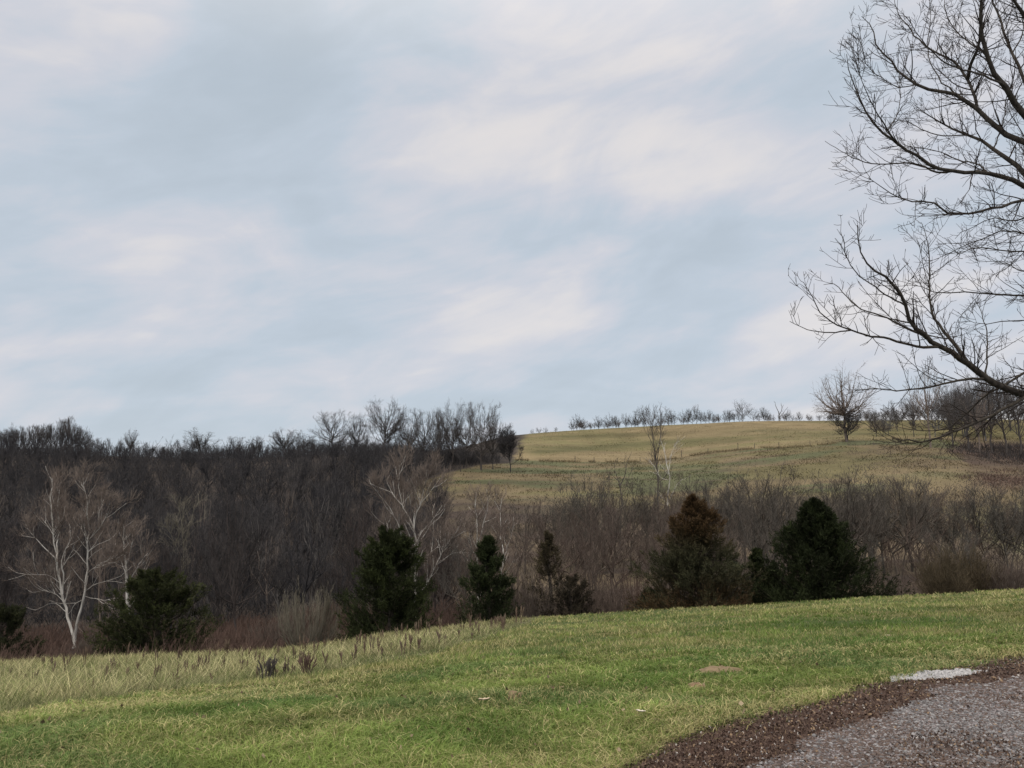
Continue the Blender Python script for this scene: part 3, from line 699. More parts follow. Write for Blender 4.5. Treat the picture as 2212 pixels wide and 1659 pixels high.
def sspec(s=1., d=1.): return [dict(dens=1.2*d, ang=42, ln=2.6*s, K=6, up=.6, wob=.10, rr=.5, t0=.2, rmin=.022, taper=.5),
         dict(dens=2.6*d, ang=34, ln=1.7*s, K=5, up=.6, wob=.12, rr=.5, rmin=.016), dict(dens=3.4*d, ang=34, ln=1.05*s, K=4, up=.6, wob=.14, rr=.6, rmin=.013), dict(dens=3.4*d, ang=34, ln=.7*s, K=3, up=.4, wob=.14, rr=.7, rmin=.011)]
traced('sycamore', 76, (72, 652), [
    ([(72, 655), (74, 634), (70.6, 626), (64.8, 605), (59, 578), (57, 562), (54.8, 545), (52.6, 515), (51.2, 496), (52.4, 478)], .30, .05, 1),
    ([(57, 560), (57.5, 545), (58.5, 520), (57, 505), (60, 488)], .13, .04, 2),
    ([(62.5, 594), (63.5, 575), (62, 560), (66, 548), (70.6, 537)], .15, .04, -1.5), ([(64, 565), (70, 555), (75, 548)], .07, .03, 0),
    ([(55.5, 558), (46, 549), (36, 539), (27, 528)], .10, .03, -1), ([(54, 535), (47, 525), (41, 517)], .06, .02, 0),
    ([(60, 583), (50, 576), (36, 575), (24, 574)], .05, .025, -2), ([(62, 592), (52, 582), (38, 581)], .04, .02, 0),
    ([(64, 602), (55, 594), (44, 591), (30, 593)], .055, .025, -1), ([(66, 612), (54, 603), (40, 608)], .04, .02, 1)],
    sspec(), M_syc, M_syct, 'white barked sycamore with two close forking trunks, nearest the olive juniper at the meadow edge', seed=3)
traced('sycamore', 77, (76, 652), [
    ([(76, 655), (75, 636), (80, 612), (84, 596), (86, 575), (88, 551), (88.6, 533), (87.4, 508.5), (86, 495), (83, 477)], .27, .04, -1),
    ([(88.2, 540), (95, 533), (104, 520), (110, 508)], .10, .03, -1), ([(99, 530), (98.5, 515), (98, 500)], .06, .02, 0),
    ([(88, 552), (97, 545), (112, 538), (121, 527)], .08, .025, 1), ([(86, 575), (95, 567), (108, 560), (118, 557)], .055, .025, -2),
    ([(84, 592), (92, 586), (104, 582), (121, 576)], .065, .03, -1), ([(82, 600), (75, 604), (70, 612), (64, 618)], .06, .02, 0), ([(88, 540), (84, 534), (80, 526)], .05, .02, 0), ([(87, 560), (96, 552), (102, 548)], .05, .02, 0), ([(84, 596), (102, 600), (120, 598), (132, 603)], .06, .02, 2)],
    sspec(1.05), M_syc, M_syct, 'tall white barked sycamore with one straight trunk rising beside the forked one', seed=4)
traced('sycamore', 77, (129, 640), [
    ([(129, 645), (128, 598), (126, 569), (124.6, 550), (124, 525)], .36, .10, 1), ([(126, 575), (121, 560), (119, 548)], .09, .03, 1),
    ([(126.2, 566), (130, 553), (133, 537)], .09, .03, -1), ([(128, 585), (134, 573), (141, 561), (148, 553)], .09, .03, -2), ([(128, 592), (138, 582), (145, 568)], .06, .02, 2)],
    sspec(.95), M_syc, M_syct, 'smaller white barked sycamore rising from behind the olive juniper', seed=5)
traced('sycamore', 86, (101, 642), [([(101, 646), (100, 600), (99.5, 560), (98.5, 530), (99, 505)], .20, .04, 1), ([(100, 610), (105, 590), (105, 560), (107, 545)], .15, .03, -1), ([(99.5, 560), (104, 545), (109, 532)], .08, .03, 1)],
    sspec(.85), M_syct, M_syct, 'faint slender grey trunked tree between the two white sycamore clusters', seed=15)
traced('sycamore', 74, (415, 622), [
    ([(415, 630), (415, 590), (415.3, 554), (414, 532), (409, 518), (402, 505), (399.5, 485), (399, 465)], .26, .04, 1),
    ([(414, 533), (416, 515), (421, 503), (424, 488), (427, 470)], .13, .03, -1), ([(414.5, 545), (423, 530), (434, 518), (442, 505)], .12, .03, 2), ([(404, 507), (396, 498), (388, 485), (385, 474)], .08, .03, 0),
    ([(414, 556), (404, 540), (396, 520), (388, 505), (380, 495), (370, 483)], .12, .03, -2), ([(412, 570), (392, 545), (389, 530), (384, 515)], .10, .03, 2), ([(416, 600), (429, 580), (437, 563), (444, 548), (453, 535)], .10, .03, -1), ([(437, 563), (447, 557), (458, 550)], .05, .02, 0), ([(421, 503), (430, 492), (440, 478)], .06, .02, 1), ([(415, 560), (428, 555), (440, 543), (450, 533)], .07, .02, 1)],
    sspec(1.0, 1.0), M_syc, M_syct, 'large spreading white barked sycamore behind the tall dark cedar in the hollow', seed=6, rsc=.42)
traced('sycamore', 80, (478, 625), [([(478, 630), (478, 590), (477, 545), (477, 528), (476.6, 508), (476, 492)], .19, .03, 1), ([(478, 545), (482, 530), (487, 510), (490, 495)], .10, .03, -1), ([(477, 560), (468, 540), (463, 522)], .07, .02, 1), ([(478, 575), (462, 552), (456, 540)], .06, .02, 1)],
    sspec(.85), M_syc, M_syct, 'slim pale trunked tree rising directly behind the small pointed cedar', seed=7)
traced('sycamore', 78, (497, 625), [([(497, 630), (500, 596), (501.5, 576), (504, 557), (501, 535), (499.8, 513), (502, 498)], .18, .03, 1), ([(502, 572), (495, 558), (490, 545)], .07, .02, 1), ([(504, 557), (510, 540), (515, 522)], .07, .02, -1), ([(501, 578), (508, 570), (514, 560)], .06, .02, -1), ([(502, 590), (488, 600), (475, 605)], .05, .02, 0)],
    sspec(.85), M_syc, M_syct, 'crooked pale trunked tree just beside the small pointed cedar, open scrub behind it', seed=8)
traced('pasture_tree', 150, (658, 535), [([(658, 540), (658, 500), (657.4, 470), (655, 455), (653, 440), (651, 425)], .34, .06, 1), ([(657, 466), (659, 445), (661, 425), (662, 415)], .15, .05, 1), ([(655, 450), (648, 432), (645, 420)], .12, .05, 1), ([(654, 445), (652, 430), (655, 415)], .1, .05, 1)],
    [dict(dens=1.2, ang=34, ln=4.0, K=6, up=.7, wob=.08, rr=.5, t0=.25, rmin=.03), dict(dens=1.5, ang=36, ln=2.0, K=5, up=.5, wob=.1, rr=.5, rmin=.022), dict(dens=1.7, ang=36, ln=1.1, K=4, up=.4, wob=.12, rr=.6, rmin=.018)], M_sky, M_sky,
    'narrow dark bare tree rising from the scrub across the tan field', seed=9)
traced('pasture_tree', 146, (668, 540), [([(668, 545), (668, 500), (668.7, 472), (665, 456), (662, 446), (660, 438)], .26, .05, 1), ([(668.7, 472), (672, 452), (679, 438)], .10, .04, 1), ([(668, 480), (661, 478), (655, 468), (650, 460)], .09, .04, 1), ([(668, 505), (674, 490), (682, 478)], .09, .04, -1)],
    [dict(dens=.7, ang=45, ln=3.0, K=6, up=.4, wob=.12, rr=.45, t0=.3, rmin=.025), dict(dens=.9, ang=42, ln=1.6, K=5, up=.4, wob=.12, rr=.5, rmin=.02), dict(dens=1.1, ang=40, ln=.9, K=4, up=.3, wob=.12, rr=.6, rmin=.016)], M_syc, M_syct,
    'thin white trunked tree leaning beside the narrow dark tree below the field', seed=10, rsc=.42)
traced('dead_snag', 125, (621, 560), [([(621, 565), (621, 520), (620.5, 487), (616, 476), (614.5, 461)], .30, .03, 1), ([(620, 486), (625, 475), (627, 462), (632, 451)], .17, .03, 1), ([(617, 480), (612, 475), (610, 473)], .07, .02, 0), ([(626, 487), (629, 476), (634, 466)], .08, .02, 1), ([(626.5, 470), (624, 462), (627, 455)], .06, .02, 1)],
    [dict(dens=.35, ang=45, ln=1.2, K=4, up=.5, wob=.15, rr=.4, t0=.5, rmin=.02), dict(dens=.8, ang=40, ln=.5, K=3, up=.2, wob=.1, rr=.5, rmin=.015)], M_dead, M_dead, 'dark dead snag with two broken prongs standing over the scrub', seed=11)
traced('dead_snag', 350, (779, 423), [([(779, 426), (779, 415), (776, 407), (775, 402)], .5, .1, 1), ([(779, 416), (782, 408), (781, 403)], .3, .1, 1), ([(779, 418), (785, 411), (788, 407)], .25, .1, 1)],
    [dict(dens=.2, ang=40, ln=2, K=4, up=.5, wob=.1, rr=.5, t0=.4, rmin=.07), dict(dens=.3, ang=40, ln=1, K=3, up=.2, wob=.1, rr=.5, rmin=.05)], M_dead, M_dead, 'broken dead tree with forked top on the field skyline', seed=12)
traced('grey_tree', 96, (184, 612), [([(184, 616), (184, 575), (183, 545), (181, 520), (180, 500)], .16, .04, 1), ([(183, 545), (190, 525), (194, 505)], .08, .03, 1), ([(183, 560), (173, 540), (166, 520)], .08, .03, -1)],
    [dict(dens=1.3, ang=36, ln=2.6, K=6, up=.6, wob=.1, rr=.5, t0=.15, rmin=.022), dict(dens=2.2, ang=34, ln=1.4, K=5, up=.5, wob=.1, rr=.5, rmin=.018), dict(dens=2.8, ang=34, ln=.9, K=4, up=.4, wob=.12, rr=.6, rmin=.015), dict(dens=2.6, ang=34, ln=.6, K=3, up=.4, wob=.12, rr=.6, rmin=.013)], M_shrub, M_shrub, 'hazy pale grey tree standing out of the dark wood past the olive juniper', seed=15)
traced('dead_snag', 88, (193, 604), [([(193, 612), (192.5, 596), (192, 585), (188, 576), (187, 566)], .22, .04, 1), ([(192, 584), (200, 582), (206, 580)], .07, .03, 0)],
    [dict(dens=.4, ang=45, ln=.9, K=4, up=.3, wob=.15, rr=.4, t0=.4, rmin=.02), dict(dens=.8, ang=40, ln=.4, K=3, up=.2, wob=.1, rr=.5, rmin=.015)], M_near, M_near, 'black broken snag trunk above the olive juniper at the foot of the wood', seed=16)
# brushy grey shrub by the meadow edge
rng = rs(14); L = []; HS = height_to(312, 51., 583)
for k in range(70):
    a = rng.rand()*6.28; t = .25+.75*rng.rand()**.6; hx = math.cos(a)*2.15*t; hy = math.sin(a)*1.7*t; hz = HS*(1-.42*t*t)*(.85+.2*rng.rand())
    L.append(resample([(hx*.05, hy*.05, -.2), (hx*.55, hy*.55, hz*.30), (hx*.88, hy*.88, hz*.65), (hx, hy, hz)], [.03, .024, .018, .012], 8))
Lc = grow(L, 2.2, 28, 1.0, 4, .5, .08, .6, rng, .2, .009); Ld = grow(Lc, 2.6, 28, .5, 3, .4, .1, .7, rng, .2, .008)
Y0 = 51.; X0 = ux(312, Y0); z0 = ground(X0, Y0)[0]
o = empty('shrub', (X0, Y0, z0)); tag(o, 'rounded grey green twiggy shrub at the meadow edge next to the tall dark cedar', 'shrub')
link('stems', mesh_np('stems', *join([tubes(P, R, 5) for P, R in L]), None, M_shrub, None, True), o)
link('crown', mesh_np('crown', *join([tubes(P, R, 3) for P, R in Lc+Ld]), None, M_shrub), o)

# ------------------------------------------------------------------ cedars
def cedar(name, px_, Y0, top, w, label, seed, base=(.030, .040, .016), tip=(.060, .075, .024), rust=None, shape='cone', n=95, cat='cedar tree', dens=1., sink=.15, pw=.6):
    rng = rs(seed); X0 = ux(px_, Y0); z0 = ground(X0, Y0)[0]; h = height_to(px_, Y0, top)+sink
    tr = resample([(0, 0, -.3), (.03*w, 0, h*.4), (-.02*w, .02*w, h*.75), (0, 0, h*.97)], [w*.04, w*.03, w*.015, .01], 10)
    n2 = int(n*1.15)
    t = np.concatenate([rng.rand(n2-n2//5)**1.05*.99, .10*rng.rand(n2//5)]); a = rng.rand(n2)*6.28
    def prof(t):
        if shape == 'cone': return np.clip(1-t, 0, 1)**pw*(.86+.14*sstep(0, .15, t))*1.04
        return np.sqrt(np.clip(1-t**2.1, 0, 1))*(.82+.18*sstep(0, .3, t))
    rad = w/2*prof(t)*(.78+.34*rng.rand(n2))*(1+.16*np.sin(a*3+t*7+seed)*np.sin(a*5-t*9))
    rad[-(n2//5):] *= .84
    B0 = np.stack([0*t, 0*t, np.maximum(h*t-rad*.45, .05)], 1); T0 = np.stack([np.cos(a)*rad, np.sin(a)*rad, h*t+rad*.16+.1+.25*rng.rand(n2)], 1)
    M0 = (B0+T0)/2+np.array([0, 0, -.05*w])
    P = np.stack([B0, M0, T0], 1); R = np.tile(np.array([[.02, .013, .004]])*w/4, (n2, 1))
    limb = tubes(P, R, 4)
    # sprays along limbs
    ns = int(19*dens); i = np.repeat(np.arange(n2), ns); s = .22+.80*rng.rand(len(i))
    tf = (1.12-.80*t[i]**1.5); bp = B0[i]*(1-s)[:, None]+T0[i]*s[:, None]+rng.normal(0, .045*w, (len(i), 3))*((1.2-.8*s)*tf)[:, None]
    d = (T0-B0)[i]; d /= np.linalg.norm(d, axis=1, keepdims=True)
    d = d+rng.normal(0, .45, d.shape)+[0, 0, .55]; d /= np.linalg.norm(d, axis=1, keepdims=True)
    # extra leader shoots to feather the top
    m = 60; th_ = rng.rand(m); bt = np.stack([rng.normal(0, .035*w, m)*(1.1-th_), rng.normal(0, .035*w, m)*(1.1-th_), h*(.84+.14*th_)], 1)
    bp = np.concatenate([bp, bt]); d = np.concatenate([d, np.tile([[0, 0, 1.]], (m, 1))+rng.normal(0, .25, (m, 3))]); 
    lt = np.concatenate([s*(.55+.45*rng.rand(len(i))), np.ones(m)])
    nl = int(24*dens); j = np.repeat(np.arange(len(bp)), nl); tff = np.concatenate([tf, np.full(m, .35)])[j][:, None]; sl = .10*w**.35
    q = bp[j]+d[j]*(rng.rand(len(j))[:, None]*.36*w**.3*tff)+rng.normal(0, .035, (len(j), 3))
    v = d[j]+rng.normal(0, .5, (len(j), 3)); v /= np.linalg.norm(v, axis=1, keepdims=True)
    L = sl*(.7+.8*rng.rand(len(j)))[:, None]; sd = np.cross(v, rng.normal(0, 1, v.shape)); sd /= np.linalg.norm(sd, axis=1, keepdims=True)+1e-9
    W = (.023*(.7+.7*rng.rand(len(j))))[:, None]*1.2
    V = np.stack([q-sd*W, q+v*L*.5+sd*W*.9, q+v*L], 1)
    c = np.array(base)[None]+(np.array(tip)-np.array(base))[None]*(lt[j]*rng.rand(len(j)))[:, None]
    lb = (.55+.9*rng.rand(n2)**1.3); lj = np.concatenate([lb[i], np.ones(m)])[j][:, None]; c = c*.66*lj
    if rust is not None:
        zz = q[:, 2]/h; k = rust(zz+np.concatenate([.16*(lb[i]-.95), np.zeros(m)])[j], q[:, 0]/w, rng)[:, None]; rc = np.array([.070, .043, .021])*(.6+.7*rng.rand(len(j), 1))
        c = c*(1-k)+rc*k
    o = empty(name, (X0, Y0, z0-sink)); tag(o, label, cat)
    V0, Q0 = join([tubes(*tr, 7), limb]); link('trunk', mesh_np('trunk', V0, Q0, None, M_near, None, True), o)
    link('crown', mesh_np('crown', V, None, np.arange(len(j)*3).reshape(-1, 3), M_tint, np.repeat(c, 3, 0)), o)
    return o
Y = 50
cedar('cedar', 391, 50, 532, 6.3, 'tall dark green cedar with dense ragged crown at the top of the meadow', 21, n=150, pw=.55)
cedar('juniper', 162, 58, 576, 8.0, 'broad rounded olive green juniper at the foot of the wood beside the white sycamores', 22, (.036, .046, .018), (.085, .095, .034), shape='round', n=130, cat='juniper')
cedar('juniper', 12, 58, 611, 4.8, 'low dark juniper at the meadow edge, cut by the edge of the view', 23, (.03, .036, .018), (.065, .07, .03), shape='round', n=70, cat='juniper')
cedar('cedar', 488, 53, 542, 5.0, 'small pointed green cedar in the reddish brush of the hollow', 24, (.03, .042, .018), (.065, .08, .03), n=90, pw=.8)
cedar('cedar', 695, 50, 503, 7.4, 'rust brown and green cedar with a pointed rusty top at the lawn crest', 25, (.050, .056, .032), (.115, .122, .064), rust=lambda z, x_, r: np.clip(sstep(.58, .88, z)*.85+sstep(.46, .2, z)*.8*(r.rand(len(z)) < .7)+.12, 0, 1), n=170, pw=.72)
cedar('cedar', 757, 52, 553, 3.2, 'small dark cedar squeezed between the rusty cedar and the big cone shaped one', 26, n=55)
cedar('cedar', 815, 50, 507, 8.7, 'big very dark cone shaped cedar, the widest evergreen on the lawn crest', 27, (.020, .028, .011), (.040, .052, .018), n=230, pw=.82)
cedar('cedar', 733, 57, 568, 2.8, 'low grey green cedar half hidden behind the foot of the rusty cedar', 28, (.034, .044, .026), (.075, .09, .05), shape='round', n=50)
cedar('cedar', 549, 55, 536, 4.4, 'thin olive brown cedar tangled in bare brush in the middle of the hollow', 29, (.062, .052, .032), (.105, .085, .045), n=70, dens=.55, pw=.8)
cedar('cedar', 570, 53, 580, 3.4, 'low dark evergreen clump in bare brush behind the lawn crest', 30, (.052, .044, .032), (.080, .066, .042), shape='round', n=80, dens=.65)
cedar('cedar', 650, 53, 592, 2.0, 'knee high evergreen tuft at the foot of the rusty cedar', 32, (.03, .036, .02), (.06, .07, .03), shape='round', n=36, dens=.8)
def bush(name, px_, Y0, h, w, label, seed, cols_, n=60, group=None):
    rng = rs(seed); L = []
    if h > 50: h = height_to(px_, Y0, h)
    for k in range(n):
        a = rng.rand()*6.28; t = rng.rand()**.55; hx = math.cos(a)*w/2*t; hy = math.sin(a)*w/2*t; hz = h*(1-.45*t*t)*(.7+.35*rng.rand())
        L.append(resample([(hx*.15, hy*.15, -.2), (hx*.4, hy*.4, hz*.35), (hx*.75, hy*.75, hz*.7), (hx, hy, hz)], [.03, .024, .018, .010], 7, rng, .05))
    Lc = grow(L, 2.6, 34, .8, 4, .4, .12, .6, rng, .15, .009); Ld = grow(Lc, 3.2, 34, .45, 3, .3, .12, .7, rng, .15, .009)
    X0 = ux(px_, Y0); o = empty(name, (X0, Y0, ground(X0, Y0)[0])); tag(o, label, 'shrub', group)
    link('stems', mesh_np('stems', *join([tubes(P, R, 4) for P, R in L]), None, cols_, None, True), o)
    link('crown', mesh_np('crown', *join([tubes(P, R, 3) for P, R in Lc+Ld]), None, cols_), o)
M_red = bark('red_brush', (.080, .055, .045), (.125, .090, .072), .35, (.085, .052, .044), .6)
M_olive = bark('olive_brush', (.066, .054, .036), (.098, .080, .052), 2, (.08, .062, .038), .6)
bush('shrub', 938, 53, 546, 3.6, 'tall olive brown twiggy shrub on the lawn crest beyond the big dark cedar', 41, M_olive, 190)
bush('shrub', 968, 55, 545, 3.8, 'dense warm brown shrub between the olive shrub and the pale brush', 42, M_olive, 190)
bush('shrub', 1002, 54, 556, 4.2, 'wide brown shrub on the lawn crest under the low near branch', 43, M_brown, 170)
bush('shrub', 1040, 55, 554, 4.2, 'brown shrub at the end of the lawn crest, cut by the picture edge', 44, M_brown, 150)
for i, (p, Y0, h, w, mm_, lb) in enumerate([(222, 58, 632, 3.6, M_red, 'reddish brush clump beside the olive juniper'), (246, 57, 630, 3.4, M_red, 'low reddish brush clump in the dip between juniper and grey shrub'), (270, 60, 618, 3.6, M_brown, 'brown brush clump behind the reddish dip'),
        (340, 57, 622, 2.2, M_olive, 'straw brown brush tuft between the grey shrub and the tall cedar'), (440, 58, 600, 4.2, M_red, 'reddish brown brush clump just past the tall dark cedar'), (464, 58, 598, 4, M_red, 'reddish brush clump in front of the small pointed cedar'),
        (489, 55, 605, 3.4, M_red, 'low red brown brush at the foot of the small pointed cedar'), (516, 58, 560, 3.4, M_brown, 'tall brown brush between the pointed cedar and the olive one'), (535, 54, 568, 3.4, M_brown, 'dense brown brush in front of the olive brown cedar'),
        (590, 60, 548, 3.8, M_brown, 'tall dark brown brush past the olive brown cedar'), (612, 56, 572, 3.4, M_brown, 'grey brown brush in the middle of the lawn crest'), (634, 60, 560, 3.4, M_red, 'reddish brush close before the rusty cedar'), (892, 60, 572, 3.0, M_brown, 'sparse brown brush at the foot of the big dark cedar'),
        (45, 60, 636, 3.6, M_red, 'reddish brush at the foot of the white sycamores'), (100, 60, 630, 3.2, M_brown, 'brown brush between sycamores and olive juniper'), (295, 62, 606, 3.2, M_brown, 'thin brown brush rising behind the grey shrub')]):
    bush('brush_clump', p, Y0, h, w, lb, 50+i, mm_, 46)

# dense undergrowth of the hollow and wood floor : uncountable stems
rng = rs(91)
def undergrowth(n, p0, p1, y0, y1, hmin, hmax, mat, name, label, seed, sel=None, r=.012):
    rng = rs(seed)
    Y0 = y0+(y1-y0)*rng.rand(n); p = p0+(p1-p0)*rng.rand(n); x = ux(p, Y0)
    z = ground(x, Y0); px, row = project(x, Y0, z)
    k = np.ones(n, bool) if sel is None else sel(x, Y0, px, row, rng)
    cl = fbm(x, Y0, 3.4, seed, 3)*.6+fbm(x, Y0, 9, seed+5, 2)*.4; cl = np.clip((cl-.5)*2+.5, 0, 1); k &= cl > .28
    x, Y0, z, cl = x[k], Y0[k], z[k], cl[k]; m = len(x)
    h = (hmin+(hmax-hmin)*rng.rand(m))*(.3+1.4*cl); d = rng.normal(0, .42, (m, 2))
    P0 = np.stack([x, Y0, z-.1], 1); P2 = P0+np.stack([d[:, 0]*h, d[:, 1]*h, h], 1); P1 = (P0+P2)/2+rng.normal(0, .08, (m, 3))*h[:, None]
    P = np.stack([P0, P1, P2], 1); R = np.tile(np.array([[1.3, 1, .6]])*r, (m, 1))*np.clip(Y0/60, 1, 2.2)[:, None]
    L2 = grow([(P, R)], 1.5, 32, .40*(hmin+hmax)/2, 3, .4, .12, .7, rng, .2, r*.8)
    V, Q = join([tubes(P, R, 3)]+[tubes(a, b, 3) for a, b in L2])
    tag(link(name, mesh_np(name, V, Q, None, mat)), label, 'undergrowth', kind='stuff')
undergrowth(26000, -60, 520, 49, 92, .5, 1.5, M_red, 'undergrowth', 'reddish brown brush mass along the foot of the wood', 92)
undergrowth(17000, 380, 1100, 52, 92, .4, 1.5, M_brown, 'undergrowth', 'brown brush mass in the hollow behind the lawn crest', 93)
undergrowth(17000, -70, 480, 92, 243, 1.2, 4.0, M_wood, 'saplings', 'dense dark sapling growth filling the hillside wood', 94, lambda x, y, px, row, r: px < edge_wood(row)-3, .016)
undergrowth(12000, -70, 500, 224, 246, 1.2, 3.4, M_wood, 'saplings', 'tangled dark saplings along the ridge of the wood', 89, lambda x, y, px, row, r: px < edge_wood(row)-3, .010)
undergrowth(9000, 400, 1100, 92, 150, .5, 2.0, M_brown, 'undergrowth', 'thin brown scrub on the lower slope of the pasture hill', 95, lambda x, y, px, row, r: fbm(x, y*2, 12, 51) < .56, .016)
undergrowth(6500, 930, 1130, 200, 250, .3, 1.5, M_low, 'brambles', 'dark bramble bank under the trees on the pasture hill', 96, lambda x, y, px, row, r: (px > 962+np.abs(row-448)*2.6+(r.rand(len(px))-.5)*60)&(row > 440)&(row < 463+r.normal(0, 2, len(px))), .025)
undergrowth(5000, 950, 1130, 150, 205, .2, .8, M_red, 'brambles', 'low dark red brambles spread on the slope below the bank', 97, lambda x, y, px, row, r: np.abs(row-480-(px-1000)*.06) < (9+r.normal(0, 3, len(px)))*sstep(950, 1010, px), .02)
undergrowth(7000, 850, 1060, 140, 235, .15, .6, M_brown, 'brambles', 'scattered bramble tufts in strips across the pasture slope', 98, lambda x, y, px, row, r: fbm(x*.35, y, 9, 55) > .57, .02)

# wire fence across the far field
fr = empty('wire_fence', (0, 0, 0)); tag(fr, 'thin wire fence on weathered posts dividing the tan field from the green pasture', 'fence')
fp = []
for p, hpx in [(575, 7), (594, 6), (617, 5), (640, 5), (662, 5), (681.5, 8), (708, 5), (738, 8), (754.6, 6), (779, 7), (810, 6), (828, 5)]:
    rw = edge_field(p); Y0 = 230.
    for _ in range(40):
        u = ray(p, rw)[0]; r = project(u*Y0, Y0, ground(u*Y0, Y0)[0])[1]; Y0 *= 1+(r-rw)/700
    x0 = ray(p, rw)[0]*Y0; z0 = ground(x0, Y0)[0]; hz = hpx*Y0/F*.9; fp.append((x0, Y0, z0, hz))
base = fp[len(fp)//2]; fr.location = base[:3]
for x0, y0, z0, hz in fp:
    rr2 = .09
    V, Q = tubes(np.array([[(0, 0, -.3), (.03, 0, hz*.5), (.05, .02, hz)]]), np.array([[rr2, rr2*.95, rr2*.8]]), 8)
    top = np.arange(len(V)-8, len(V)); me = mesh_np('post', V, Q, None, M_dead)
    link('post', me, fr, (x0-base[0], y0-base[1], z0-base[2]))
W = [np.array([[(a[0]-base[0], a[1]-base[1], a[2]-base[2]+hh) , (b_[0]-base[0], b_[1]-base[1], b_[2]-base[2]+hh)]]) for a, b_ in zip(fp[:-1], fp[1:]) for hh in (.5, .85, 1.2)]
V, Q = join([tubes(w_, np.full((1, 2), .008), 3) for w_ in W]); link('wire', mesh_np('wire', V, Q, None, M_dead), fr)
# weeds along the fence
rng = rs(99); n = 5000; p = 515+330*rng.rand(n); t = rng.normal(0, .6, n); Y0 = np.full(n, 230.)
for _ in range(25):
    x = ray(p, edge_field(p)+t)[0]*Y0; r = project(x, Y0, ground(x, Y0))[1]; Y0 = Y0*(1+(r-edge_field(p)-t)/700)
k = vnoise(x/3, x*0, 4) > .35; x, Y0 = x[k], Y0[k]; z = ground(x, Y0); m = len(x); c = np.array([.15, .12, .07])*(.5+.8*rng.rand(m, 1))
V, q, t_, C = blades(x, Y0, z, .2+.5*rng.rand(m), np.full(m, .10), rng.rand(m)*.5, rng.rand(m)*6.28, c, c, rng, True)
tag(link('fence_weeds', mesh_np('fence_weeds', V, None, t_, M_grass, C)), 'strip of rough weeds along the far wire fence', 'weeds', kind='stuff')

# dead weed stalks in the meadow
def weed(px_, row_, hpx, seed, label, wide=1., nst=6, group=None, c=M_dead):
    Y0 = 20.
    for _ in range(40):
        u = ray(px_, row_)[0]; r = project(u*Y0, Y0, ground(u*Y0, Y0)[0])[1]; Y0 *= 1+(r-row_)/300; Y0 = min(max(Y0, 6), 46)
    x0 = ray(px_, row_)[0]*Y0; z0 = ground(x0, Y0)[0]; h = hpx*Y0/F; rng = rs(seed); L = []
    for k in range(nst):
        hk = h*(.6+.4*rng.rand()); dx, dy = rng.normal(0, .11*h*wide, 2)*1.2; bx, by = rng.normal(0, .10*h*wide, 2)
        L.append(resample([(bx, by, -.03), (bx+dx*.3, by+dy*.3, hk*.5), (bx+dx, by+dy, hk)], [.009*Y0/18, .008*Y0/18, .006*Y0/18], 6))
    Lc = grow(L, 5/h*1.2, 35, .22*h, 3, .5, .1, .8, rng, .35, .004*Y0/18)
    # seed heads
    S = []
    for P, R in L: S.append((P[:, -3:], np.array([[.008, .018, .006]])*Y0/18))
    o = empty('dead_weed', (x0, Y0, z0)); tag(o, label, 'dead weed', group)
    link('stalks', mesh_np('stalks', *join([tubes(P, R, 3) for P, R in L+Lc]), None, c), o)
    link('seed_heads', mesh_np('seed_heads', *join([tubes(P, R, 5) for P, R in S]), None, c), o)
weed(266, 680, 20, 1, 'dense dark cluster of dead weed stalks standing in the meadow at its lower edge', 1.6, 14)
weed(275, 679, 24, 2, 'tallest dark dead weed with side shoots, close against the dense dark cluster', 1.0, 7)
weed(307, 675, 20, 3, 'reddish brown dead weed clump uphill of the dense dark cluster', 1.5, 16, c=M_red)
weed(285, 677, 14, 4, 'thin dead weed between the dark cluster and the reddish clump', 1.0, 6, c=M_brown)
M_weed = bark('weed_stalk', (.10, .075, .055), (.19, .155, .115), 3, (.12, .08, .06), .8)
rng = rs(17)
for i in range(130):
    p = 5+520*rng.rand()**1.0; lo = edge_lawn(p)-3; hi = np.interp(p, [0, 111, 185, 278, 347, 393, 451, 512], [664, 658, 655, 652.5, 643, 635, 627, 619])+3
    rw = hi+(lo-hi)*rng.rand()
    if rw < hi: continue
    weed(p, rw, (9+13*rng.rand())*np.interp(rw, [630, 710], [.8, 1.15]), 100+i, 'single dead weed stalk standing in the pale meadow grass', .6, 2+rng.randint(3), 'dead weed stalks in the meadow', M_weed)

